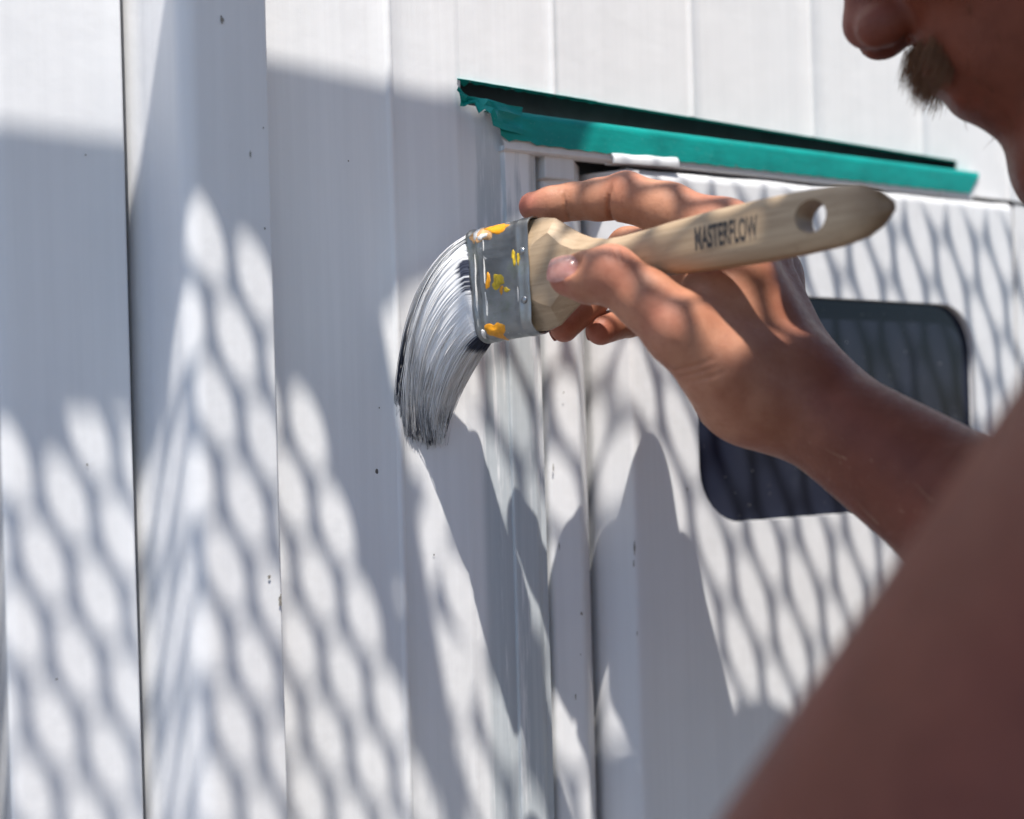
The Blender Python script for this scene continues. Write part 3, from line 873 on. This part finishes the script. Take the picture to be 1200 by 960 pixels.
# nails
n = N("nail"); p = n.pos()
n.set(Base_Color=n.mix(n.rng(n.noise(p, 300, 3, .5), .3, .7), (.46, .215, .18), (.55, .29, .245)), Roughness=.22)
n.b.inputs["Subsurface Weight"].default_value = .1; n.b.inputs["Subsurface Scale"].default_value = .002
M_NAIL = n.m
def nail(c, d, nn, w, L, hw, rc, name="nail"):
    v = []; f = []; A, B = 14, 12
    for i in range(A+1):
        u = i/A*2-1
        for j in range(B+1):
            t = j/B
            wid = hw*(1-.18*(1-t)**2)*math.sqrt(max(0, 1-(max(0, t-.62)/.42)**2*.55))*math.sqrt(max(.0, 1-(max(0, .3-t)/.34)**2))
            x = u*wid; drop = rc-math.sqrt(max(1e-9, rc*rc-x*x)) + .0012*(t-.4)**2*4 + .0016*max(0, (.30-t)/.30)**2
            v.append(tuple(c+d*(t-.5)*L+w*x-nn*drop))
    for i in range(A):
        for j in range(B): f.append((i*(B+1)+j, (i+1)*(B+1)+j, (i+1)*(B+1)+j+1, i*(B+1)+j+1))
    o = mesh_obj(name, c2w(np.array(v)), f, M_NAIL, person, smooth=True); add_mod_solid(o, .0005, 0); return o
nail(nail_c+thn*.0092+thd*.0030, thd, thn, thw, .0135, .0062, .0082)
nail(INDEX[0][0]+idn*.0056-idd*.0005, idd, idn, idw, .010, .0048, .0068)
for ch in (MIDDLE, RING):
    d_, n_, w_ = frame(ch[0][0]-ch[1][0], np.array([-.55, .30, .80]))
    nail(ch[0][0]+n_*.0060+d_*.0005, d_, n_, w_, .010, .0050, .0070)
# hair
n = N("brown_hair"); 
n.set(Base_Color=n.mix(n.noise(n.pos(), 900, 2, .5), (.11, .042, .015), (.21, .095, .038)), Roughness=.5); M_HAIR = n.m
n = N("fair_arm_hair"); n.set(Base_Color=(.52, .36, .22), Roughness=.4); M_FAIR = n.m
def strands(name, roots, dirs, lens, wid, bend, mat, parent, seg=4):
    """thin tapered three-sided hairs (camera coordinates)"""
    v = []; f = []
    for r0, d, L, bd in zip(roots, dirs, lens, bend):
        d = d/np.linalg.norm(d); s1 = np.cross(d, [.3, .7, .64]); s1 /= np.linalg.norm(s1); s2 = np.cross(d, s1)
        n0 = len(v)
        for k in range(seg+1):
            t = k/seg; q = r0+d*L*t+bd*L*t*t; w = wid*(1-.85*t)
            for a in range(3):
                an = a*2.0944; v.append(q+s1*w*math.cos(an)+s2*w*math.sin(an))
        for k in range(seg):
            for a in range(3):
                b_ = (a+1) % 3; f.append((n0+k*3+a, n0+k*3+b_, n0+(k+1)*3+b_, n0+(k+1)*3+a))
    return mesh_obj(name, c2w(np.array(v)), np.array(f), mat, parent, smooth=True)
DOWN = np.array([0.02, -1, 0.0])
ro, di, le, be = [], [], [], []
for i in range(1500):
    c_ = rng.uniform(-.026, .026); a_ = rng.uniform(-.052, -.037)
    ro.append(hp_(.097-abs(c_)*.35+rng.uniform(-.004, .003), a_-abs(c_)*.15, c_))
    di.append(f_h*.55+DOWN*.8+l_h*np.sign(c_)*.25*rng.random()+rng.normal(0, .10, 3)); le.append(rng.uniform(.006, .0115)); be.append(DOWN*.25+rng.normal(0, .05, 3))
tag(strands("moustache", ro, di, le, .00019, be, M_HAIR, person), None)
# arm hair along the forearm, rooted on the real surface
nf = len(Vf)
me = body.data; me.update()
vn = np.zeros(len(me.vertices)*3, np.float32); me.vertices.foreach_get("normal", vn); vn = vn.reshape(-1, 3)
nc = np.stack([vn @ RR, vn @ UU, vn @ F0], -1)
tpar = ((Vf-WRA) @ dirf)/(dirf @ dirf)
cand = np.where((tpar > -.12) & (nc[:nf, 1] > -.25) & (Vf[:, 0] < .2))[0]
pick = rng.choice(cand, 2200, replace=False)
ro = Vf[pick]; ad = dirf/np.linalg.norm(dirf)
di = [nc[i]*.75-ad*.9+rng.normal(0, .25, 3) for i in pick]; le = rng.uniform(.004, .012, len(pick)); be = [ -ad*.2+rng.normal(0, .12, 3) for _ in pick]
strands("arm_hair", ro, di, le, .00014, be, M_FAIR, person, 3)
# stubble on jaw and cheek
hv = np.arange(nf+len(Vb), len(Vall)); Vl = Vall[hv]-HC0
a_, b_, c_ = Vl @ f_h, Vl @ u_h, Vl @ l_h
cand = hv[(b_ < -.035) & (b_ > -.125) & (a_ > -.02) & (np.abs(c_) > np.where(b_ > -.05, .03, -.01)) & (a_ < .09)]
pick = rng.choice(cand, min(2200, len(cand)), replace=False)
strands("stubble", Vall[pick], [nc[i]*.7+DOWN*.5+rng.normal(0, .3, 3) for i in pick], rng.uniform(.003, .007, len(pick)), .00012, [DOWN*.2]*len(pick), M_HAIR, person, 2)
# short head hair
cand = hv[((b_ > .045) & (a_ < .075)) | ((b_ > -.03) & (a_ < -.03))]
pick = rng.choice(cand, min(5000, len(cand)), replace=False)
strands("hair", Vall[pick], [nc[i]*.8-f_h*.5+rng.normal(0, .25, 3) for i in pick], rng.uniform(.012, .028, len(pick)), .0006, [DOWN*.3]*len(pick), M_HAIR, person, 2)
for s in (-1, 1):
    bmx = bmesh.new(); bmesh.ops.create_uvsphere(bmx, u_segments=16, v_segments=10, radius=.0115)
    vv = [c2w((hp_(.080, .012, .032*s))[None])[0]+np.array(q.co) for q in bmx.verts]; ff = [[q.index for q in fc.verts] for fc in bmx.faces]; bmx.free()
    mesh_obj("eye", vv, ff, plain("eye_white", (.7, .68, .65), .2), person, smooth=True)
# shorts
sf = Field(HIP+np.array([-.26, -.50, -.26]), HIP+np.array([.30, .14, .26]), .009)
sf.cone(HIP+np.array([0, .09, 0]), HIP, .142, .150, .03)
sh = (RSH-LSH)/np.linalg.norm(RSH-LSH)
for s in (-1, 1):
    h0 = HIP+sh*.085*s; kn_w = c2w(h0[None])[0]+np.array([.06+.05*s, .10, 0]); kn_w[2] = .50
    kn = w2c(kn_w); sf.cone(h0, h0+(kn-h0)*.8, .112, .098, .03)
Vs, Qs = sf.mesh()
mesh_obj("shorts", c2w(Vs), Qs, plain("denim_blue", (.05, .07, .12), .85, 0, (300, .4, .001)), person, smooth=True)

# ================================================================== PAINT BRUSH
B0 = C(563, 336, .628); B1 = C(1047, 241, .505)
AX = B1-B0; LT = np.linalg.norm(AX); AX /= LT
WU = np.array([-.085, .985, .10]); WU -= AX*(WU @ AX); WU /= np.linalg.norm(WU)
NN = np.cross(AX, WU)
if NN[2] > 0: NN = -NN
LF = .0335                                   # ferrule length
def bpnt(t, w, h): return B0+AX*t+WU*w+NN*h
brush = empty("paint_brush", tuple(c2w(B0[None])[0]), "flat paint brush with bare wooden handle, paint-spattered metal ferrule and white loaded bristles", "paint brush")
# wood
n = N("beech_wood"); lc = n.attr("grain", "Vector")
gr = n.noise(n.mapping(lc, scale=(14, 260, 260)), 1.0, 5, .62, .4)
gr2 = n.noise(n.mapping(lc, scale=(60, 900, 900)), 1.0, 3, .6)
cw = n.mix(n.rng(gr, .3, .72), (.39, .275, .17), (.52, .385, .25))
cw = n.mix(n.rng(gr2, .58, .70, 0, .35), cw, (.27, .16, .085))
tipd = n.attr("tipdark")
cw = n.mix(n.math('MULTIPLY', tipd, .75), cw, (.15, .085, .04))  # shade at the handle's tip mixed into the wood colour
cw = n.mix(n.rng(n.noise(lc, 130, 4, .6), .6, .75, 0, .3), cw, (.24, .16, .10))
n.set(Base_Color=cw, Roughness=.48, Normal=n.bump(gr2, .12, .0004)); M_BEECH = n.m
n.b.inputs["Specular IOR Level"].default_value = .35
LH = LT-LF+.006
KT = np.array([0, 6, 9, 15, 21, 27, 33, 40, 48, 58, 72, 90, 108, 124, 138, 147, 153, 157])*mm*(LH/.157)
KW = np.array([48.4, 48.4, 48.4, 45.5, 36.5, 28.0, 22.0, 18.4, 17.6, 18.8, 21.0, 23.0, 23.8, 23.6, 22.4, 19.0, 12.6, 4.0])*mm/2
KH = np.array([12.6, 12.6, 12.6, 12.6, 12.6, 12.4, 12.0, 11.8, 12.0, 12.8, 14.2, 15.2, 15.2, 14.2, 12.8, 11.4, 9.0, 4.0])*mm/2
KC = np.array([13.0, 13.0, 11.0, 7.0, 8.5, 7.5, 5.5, 4.6, 4.6, 5.4, 6.0, 6.4, 6.4, 6.2, 5.6, 4.6, 3.4, 1.2])*mm   # chamfer across the face
def ip(K, t): return np.interp(t, KT, K)
ts = np.unique(np.concatenate([np.linspace(0, KT[-1], 90), KT]))
v = []; f = []; gat = []; tdk = []
def sect(t):
    w, h, c = ip(KW, t), ip(KH, t), ip(KC, t)
    rnd = np.clip((t-.030)/.03, 0, 1)        # block has crisp chamfers, handle is rounder
    hs = h*(.10+.40*rnd)
    pts = []
    P_ = [(-w, -hs), (-w, hs), (-(w-c), h), (w-c, h), (w, hs), (w, -hs), (w-c, -h), (-(w-c), -h)]
    out = []
    for i in range(8):                       # subdivide each side, bulge when rounded
        a, b_ = np.array(P_[i]), np.array(P_[(i+1) % 8])
        for k in range(4):
            q = a+(b_-a)*k/4
            e = q/np.array([w, h]); L = (abs(e[0])**2.6+abs(e[1])**2.6)**(1/2.6)
            q2 = q/max(L, 1e-6)
            q = q*(1-rnd*.85)+q2*rnd*.85
            out.append(q)
    return out
for t in ts:
    for q in sect(t):
        v.append(bpnt(LF-.006+t, q[0], q[1])); gat.append((t, q[0], q[1]))
        tdk.append(np.clip((t-KT[-1]*.90)/(KT[-1]*.08), 0, 1))
m = 32
for i in range(len(ts)-1):
    for j in range(m): f.append((i*m+j, (i+1)*m+j, (i+1)*m+(j+1) % m, i*m+(j+1) % m))
f.append(tuple(range(m))); f.append(tuple(range((len(ts)-1)*m, len(ts)*m))[::-1])
# scooped flat near the hole: press the front face
v = np.array(v)
handle = mesh_obj("handle", c2w(v), f, M_BEECH, brush, smooth=True, sharp=24)
bmx = bmesh.new(); bmx.from_mesh(handle.data); bmesh.ops.recalc_face_normals(bmx, faces=bmx.faces); bmx.to_mesh(handle.data); bmx.free()
at = handle.data.attributes.new("grain", 'FLOAT_VECTOR', 'POINT'); at.data.foreach_set("vector", np.array(gat, np.float32).ravel())
at = handle.data.attributes.new("tipdark", 'FLOAT', 'POINT'); at.data.foreach_set("value", np.array(tdk, np.float32))
# hanging hole: cut with a real cylinder
TH_ = KT[-1]*.825
bmc = bmesh.new(); bmesh.ops.create_cone(bmc, cap_ends=True, segments=40, radius1=.0062, radius2=.0062, depth=.04)
hole_c = bpnt(LF-.006+TH_, 0.0006, 0)
rot = np.stack([AX, WU, NN], 1)
cv = [c2w((hole_c+rot @ np.array(q.co))[None])[0] for q in bmc.verts]; cf_ = [[q.index for q in fc.verts] for fc in bmc.faces]; bmc.free()
cut = mesh_obj("cutter", cv, cf_, M_BEECH, brush)
bmx = bmesh.new(); bmx.from_mesh(cut.data); bmesh.ops.recalc_face_normals(bmx, faces=bmx.faces); bmx.to_mesh(cut.data); bmx.free()
md = handle.modifiers.new("hole", 'BOOLEAN'); md.operation = 'DIFFERENCE'; md.object = cut; md.solver = 'EXACT'
bpy.context.view_layer.update()
dg = bpy.context.evaluated_depsgraph_get()
newme = bpy.data.meshes.new_from_object(handle.evaluated_get(dg)); handle.modifiers.clear(); handle.data = newme
newme.set_sharp_from_angle(angle=math.radians(24))
bpy.data.objects.remove(cut)
# printed lettering laid on the handle's face
cu = bpy.data.curves.new("lettering_text", 'FONT'); cu.body = "MASTERFLOW"; cu.size = 1.0; cu.fill_mode = 'FRONT'; cu.offset = .028; cu.space_character = 1.0
cu.resolution_u = 6
to = bpy.data.objects.new("lettering_tmp", cu); COL.objects.link(to); bpy.context.view_layer.update()
dg = bpy.context.evaluated_depsgraph_get(); tm = bpy.data.meshes.new_from_object(to.evaluated_get(dg))
bmx = bmesh.new(); bmx.from_mesh(tm); bmesh.ops.triangulate(bmx, faces=bmx.faces)
bmesh.ops.subdivide_edges(bmx, edges=bmx.edges, cuts=1)
co = np.array([q.co for q in bmx.verts]); ff = [[q.index for q in fc.verts] for fc in bmx.faces]; bmx.free()
bpy.data.objects.remove(to)
def t_of_px(px):
    for t in np.linspace(0, LT, 800):
        q = B0+AX*t
        if q[0]/q[2]*FPX+600 >= px: return t
    return LT
tx0, tx1 = t_of_px(826), t_of_px(899)
ex_, ey_ = co[:, 0], co[:, 1]
tt = tx0+(ex_-ex_.min())/(ex_.max()-ex_.min())*(tx1-tx0)
wv = -.0042+(ey_-ey_.min())/(ey_.max()-ey_.min())*.0092
vv = []
def face_h(tloc, w):
    P_ = np.array([q for q in sect(tloc) if q[1] > 0]); o_ = np.argsort(P_[:, 0]); return np.interp(w, P_[o_, 0], P_[o_, 1])
for t, w in zip(tt, wv): vv.append(bpnt(t, w, face_h(t-LF+.006, w)+.00010))
n = N("black_print"); n.set(Base_Color=n.mix(n.rng(n.noise(n.pos(), 900, 3, .6), .45, .7), (.03, .028, .028), (.16, .12, .09)), Roughness=.6); M_PRINT = n.m
mesh_obj("lettering", c2w(np.array(vv)), ff, M_PRINT, brush)

# ferrule
n = N("ferrule_metal"); lc = n.attr("grain", "Vector"); p = n.pos()
k1 = n.noise(n.mapping(lc, scale=(60, 600, 600)), 1.0, 4, .6); k2 = n.noise(lc, 120, 5, .6)
cm = n.mix(n.rng(n.noise(lc, 45, 3, .5), .3, .7), (.20, .205, .205), (.33, .335, .33))
cm = n.mix(n.rng(n.noise(lc, 70, 4, .65), .56, .70, 0, .45), cm, (.24, .27, .20))
drip = n.rng(n.noise(n.mapping(lc, scale=(160, 160, 160), loc=(3, 1, 7)), 1.0, 4, .6), .68, .70)
met = n.rng(k2, .4, .65, .98, .80)
cm = n.mix(n.math('MULTIPLY', drip, .55), cm, (.62, .62, .62))
n.set(Base_Color=cm, Metallic=n.math('MULTIPLY', met, n.math('SUBTRACT', 1.0, n.math('MULTIPLY', drip, .9))), Roughness=n.rng(k1, .3, .7, .30, .5),
      Normal=n.bump(k2, .07, .0006, n.bump(k1, .12, .0003))); M_FERR = n.m
v = []; f = []; ga = []
FT = np.array([0, .4, 1.2, 2.0, 3.2, 4.4, 5.2, 6.0, 7.0, 9, 12, 16, 20, 24, 26.0, 26.8, 27.6, 28.4, 29.2, 31, 33.2, 33.5])*mm
FO = np.array([-.1, .1, .25, .15, -.15, -.2, .0, .28, .05, 0, 0, 0, 0, 0, 0, .2, .3, .2, 0, 0, .05, -.05])*mm
m = 0
def stadium(w, h, k=10):
    pts = []
    for s, a0 in ((1, -90), (-1, 90)):
        for j in range(k+1):
            a = math.radians(a0+180*j/k); pts.append((s*(w-h*.8)+h*.8*math.cos(a), h*math.sin(a)))
    out = []
    for i in range(len(pts)):
        a, b_ = np.array(pts[i]), np.array(pts[(i+1) % len(pts)])
        nn_ = 12 if np.linalg.norm(b_-a) > .01 else 1
        for q in range(nn_): out.append(a+(b_-a)*q/nn_)
    return out
for t, o_ in zip(FT, FO):
    flare = .25*mm*max(0, 1-t/.012)
    S_ = stadium(.0254+o_+flare*.8, .0072+o_+flare*.3)
    m = len(S_)
    for q in S_:
        dt = .0022*(q[0]/.025)*max(0, 1-t/LF)        # front rim is cut slightly on the skew
        wob = .00022*math.sin(q[0]*420+t*300)
        v.append(bpnt(t-dt, q[0], q[1]+wob)); ga.append((t, q[0], q[1]))
for i in range(len(FT)-1):
    for j in range(m): f.append((i*m+j, i*m+(j+1) % m, (i+1)*m+(j+1) % m, (i+1)*m+j))
ferr = mesh_obj("ferrule", c2w(np.array(v)), f, M_FERR, brush, smooth=True, sharp=50)
bmx = bmesh.new(); bmx.from_mesh(ferr.data); bmesh.ops.recalc_face_normals(bmx, faces=bmx.faces); bmx.to_mesh(ferr.data); bmx.free()
at = ferr.data.attributes.new("grain", 'FLOAT_VECTOR', 'POINT'); at.data.foreach_set("vector", np.array(ga, np.float32).ravel())
add_mod_solid(ferr, .0006, -1)
M_RIVET = plain("rivet_steel", (.34, .35, .36), .32, .9)
for w in (.0100, -.0110):
    bmx = bmesh.new(); bmesh.ops.create_uvsphere(bmx, u_segments=18, v_segments=10, radius=1)
    vv = [bpnt(.0300, w, .0071)+AX*q.co.x*.0017+WU*q.co.y*.0017+NN*q.co.z*.0009 for q in bmx.verts]; fq = [[q.index for q in fc.verts] for fc in bmx.faces]; bmx.free()
    mesh_obj("rivet", c2w(np.array(vv)), fq, M_RIVET, ferr, smooth=True)
def splash(t, w, rt, rw, mat, seed, h=.00035, edge=False):
    h *= .5
    r_ = np.random.default_rng(seed); K = 26; ph = r_.uniform(0, 6.28, 5); v = []; f = []
    rings_ = [(0, 1.0), (.55, .9), (.85, .55), (1.0, 0.0)]
    for (s, hh_) in rings_:
        for k in range(K):
            a = 6.2832*k/K; rr = 1+.22*math.sin(2*a+ph[0])+.15*math.sin(3*a+ph[1])+.10*math.sin(5*a+ph[2])+.06*math.sin(8*a+ph[3])
            tt_, ww = t+rt*rr*s*math.cos(a), w+rw*rr*s*math.sin(a)
            q0 = .0072
            over = max(0, abs(ww)-.0196)
            hs = q0 if over <= 0 else q0*math.sqrt(max(.0, 1-(over/.0060)**2))
            ww = max(-.0258, min(.0258, ww))
            v.append(bpnt(tt_, ww, hs+h*hh_+(-.0003 if s == 1 else .0001)))
    for i in range(3):
        for k in range(K): f.append((i*K+k, (i+1)*K+k, (i+1)*K+(k+1) % K, i*K+(k+1) % K))
    f.append(tuple(range(K)))
    o = mesh_obj("paint_splash", c2w(np.array(v)), f, mat, ferr, smooth=True)
    bmx = bmesh.new(); bmx.from_mesh(o.data); bmesh.ops.recalc_face_normals(bmx, faces=bmx.faces); bmx.to_mesh(o.data); bmx.free()
    return o
M_ORANGE = plain("orange_paint", (.80, .33, .01), .35, 0, (300, .3, .0006), .2, 250)
M_YEL = plain("yellow_paint", (.62, .42, .02), .4, 0, (300, .3, .0006), .3, 300)
M_WHITEP = plain("white_paint_dried", (.72, .70, .66), .4, 0, (300, .4, .0008), .12, 300)
M_PEACH = plain("stained_orange_paint", (.62, .36, .17), .5, 0, (200, .6, .001), .4, 260)
splash(.0160, .0222, .0068, .0026, M_ORANGE, 1); splash(.0075, .0208, .0062, .0042, M_PEACH, 2)
splash(.0085, .0200, .0030, .0016, M_WHITEP, 3, .0006); splash(.0045, .0222, .0018, .0030, M_WHITEP, 13, .0006)
splash(.0105, -.0005, .0016, .0036, M_ORANGE, 4); splash(.0178, -.0050, .0012, .0018, M_ORANGE, 5)
splash(.0205, -.0052, .0016, .0012, M_YEL, 6); splash(.0255, .0080, .0012, .0034, M_YEL, 7); splash(.0280, .0072, .0010, .0026, M_YEL, 17)
splash(.0130, -.0215, .0052, .0040, M_ORANGE, 8, .0006); splash(.0160, -.0010, .0040, .0032, M_YEL, 9, .00012)
splash(.0060, -.0222, .0014, .0016, M_WHITEP, 10, .0007)
for t_, w_, rt_, rw_, sd_ in ((.0088, .004, .0005, .013, 21), (.0092, -.012, .0005, .008, 22), (.0036, -.004, .0006, .014, 23), (.0270, -.006, .0003, .013, 24)):
    splash(t_, w_, rt_, rw_, M_WHITEP, sd_, .00012)

# bristles: curved strands from the ferrule mouth down onto the wall
n = N("painted_bristles")
pa = n.attr("paint"); hu = n.attr("shade")
dk = n.mix(hu, (.022, .026, .045), (.10, .11, .15))
n.set(Base_Color=n.mix(pa, dk, n.mix(hu, (.84, .84, .84), (.93, .92, .91))), Roughness=.85); M_BRIS = n.m
n.b.inputs["Specular IOR Level"].default_value = .12
def depth_at(px, py, p):           # camera coordinates of a pixel on the plane p in front of the wall
    return w2c(W(px, py, p))
def bez(a, b, c, d, t):
    return a*(1-t)**3+3*b*t*(1-t)**2+3*c*t*t*(1-t)+d*t**3
TOP = [bpnt(.001, .0242, 0), C(516, 293, .628), depth_at(474, 372, .012), depth_at(477, 494, .0012)]
LOW = [bpnt(.0025, -.0242, 0), C(552, 416, .630), depth_at(526, 462, .010), depth_at(516, 514, .0015)]
def vnoise(x, y, seed):
    """smooth value noise on a lattice"""
    xi, yi = math.floor(x), math.floor(y); fx, fy = x-xi, y-yi
    fx, fy = fx*fx*(3-2*fx), fy*fy*(3-2*fy)
    h = lambda a, b_: math.modf(abs(math.sin(a*127.1+b_*311.7+seed*74.7)*43758.5453))[0]
    return (h(xi, yi)*(1-fx)+h(xi+1, yi)*fx)*(1-fy)+(h(xi, yi+1)*(1-fx)+h(xi+1, yi+1)*fx)*fy
def cover(w, t, seed=0):
    """how much white paint sits on the bristles at fan position w and length t"""
    c = .50*vnoise(w*6+t*1.5, t*1.6, 1+seed)+.34*vnoise(w*22+t*2, t*2.2, 2+seed)+.30*vnoise(w*70, t*3, 3+seed)
    c += .12*(1-abs(w+.35))
    tip = 1/(1+math.exp(-(t-.74-.16*vnoise(w*16, 0, 4))*17))
    c -= .42*tip
    if -.32 < w < .50 and t < .12: c -= .55*(1-t/.12)**.5
    if w < -.90: c -= .7/(1+math.exp((t-.20)*40))
    x = min(1, max(0, (c-.19)/.18)); return x*x*(3-2*x)
v = []; f = []; paint = []; shade = []
NB = 2300; SEG = 16
w_r = rng.uniform(-1, 1, NB); h_r = rng.uniform(-1, 1, NB)
clump = rng.uniform(-1, 1, 46)
coff = rng.normal(0, .0011, (46, 3)); ctip = rng.normal(0, .0022, 46)
for i in range(NB):
    w, h = w_r[i], h_r[i]
    ci = int(np.argmin(np.abs(clump-w)))
    if rng.random() < .85: w = .4*w+.6*clump[ci]
    s = (1-w)/2                                # 0 top .. 1 low
    P = [TOP[k]*(1-s)+LOW[k]*s for k in range(4)]
    P[0] = bpnt(.001+.0015*s, w*.0244, h*.0064*math.sqrt(max(0, 1-max(0, abs(w)-.8)**2/.05)))
    bow = math.sin(math.pi*s)
    loose = rng.normal(0, 1, 3)*.0005
    P[1] = P[1]+NN*h*.0088+np.array([-.0015*bow, .001*bow, 0])+loose; P[2] = P[2]+NN*(h*.0056+.001)+np.array([-.004*bow, -.001*bow, 0])+loose*1.6
    P[1] = P[1]+coff[ci]*.5; P[2] = P[2]+coff[ci]; tipj = rng.normal(0, .0012)+ctip[ci]; P[3] = P[3]+np.array([rng.normal(0, .0016), tipj-.0025*bow, 0])+NN*(h+1)*.0016+np.array([coff[ci][0], 0, 0])
    wid = rng.uniform(.00015, .00032); sh_ = float(np.clip(rng.normal(.55, .18), 0, 1)); jit = rng.normal(0, .06)
    n0 = len(v)
    d0 = P[3]-P[0]; s1 = np.cross(d0, NN); s1 /= np.linalg.norm(s1); s2 = NN
    for k in range(SEG+1):
        t = k/SEG; q = bez(*P, t); ww = wid*(1-.6*t*t); pv = cover(w+jit*.3, t)
        for a in range(3):
            an = a*2.0944+i; v.append(q+s1*ww*math.cos(an)+s2*ww*math.sin(an)); paint.append(pv); shade.append(sh_)
    for k in range(SEG):
        for a in range(3):
            b_ = (a+1) % 3; f.append((n0+k*3+a, n0+(k+1)*3+a, n0+(k+1)*3+b_, n0+k*3+b_))
bris = mesh_obj("bristles", c2w(np.array(v)), np.array(f), M_BRIS, brush, smooth=True)
bris["kind"] = "stuff"
for nm, arr in (("paint", paint), ("shade", shade)):
    at = bris.data.attributes.new(nm, 'FLOAT', 'POINT'); at.data.foreach_set("value", np.array(arr, np.float32)[:len(bris.data.vertices)])
# wet paint body holding the bristles together
v = []; f = []; A, B = 150, 30; paint = []; shade = []
colp = np.convolve(rng.normal(0, 1, A+5), np.ones(3)/3, 'same'); cold = rng.uniform(0, 1, A+5)
for side in (1, -1):
    for i in range(A+1):
        w = 1-2*i/A; s = i/A; bow = math.sin(math.pi*s)
        P = [TOP[k]*(1-s)+LOW[k]*s for k in range(4)]
        P[0] = bpnt(.001+.0015*s, w*.0238, 0); P[1] = P[1]+np.array([-.0015*bow, .001*bow, 0]); P[2] = P[2]+NN*.001+np.array([-.004*bow, -.001*bow, 0])
        for j in range(B+1):
            t = j/B*.86
            th = .0104*(1-.46*t)*math.sqrt(max(0, 1-abs(w)**4))*(1-.6*max(0, t-.6)/.26)
            cv_ = cover(w, t)
            th += (.00030*colp[i]+.0006*(cv_-.5))*min(1, t*5)
            v.append(bez(*P, t)+NN*side*th*(.86 if t > .05 else .6)); paint.append(cv_); shade.append(cold[i])
n1 = (A+1)*(B+1)
for sd in (0, 1):
    for i in range(A):
        for j in range(B):
            q = (sd*n1+i*(B+1)+j, sd*n1+(i+1)*(B+1)+j, sd*n1+(i+1)*(B+1)+j+1, sd*n1+i*(B+1)+j+1); f.append(q if sd else q[::-1])
wet = mesh_obj("wet_paint", c2w(np.array(v)), f, M_BRIS, brush, smooth=True)
for nm, arr in (("paint", paint), ("shade", shade)):
    at = wet.data.attributes.new(nm, 'FLOAT', 'POINT'); at.data.foreach_set("value", np.array(arr, np.float32))
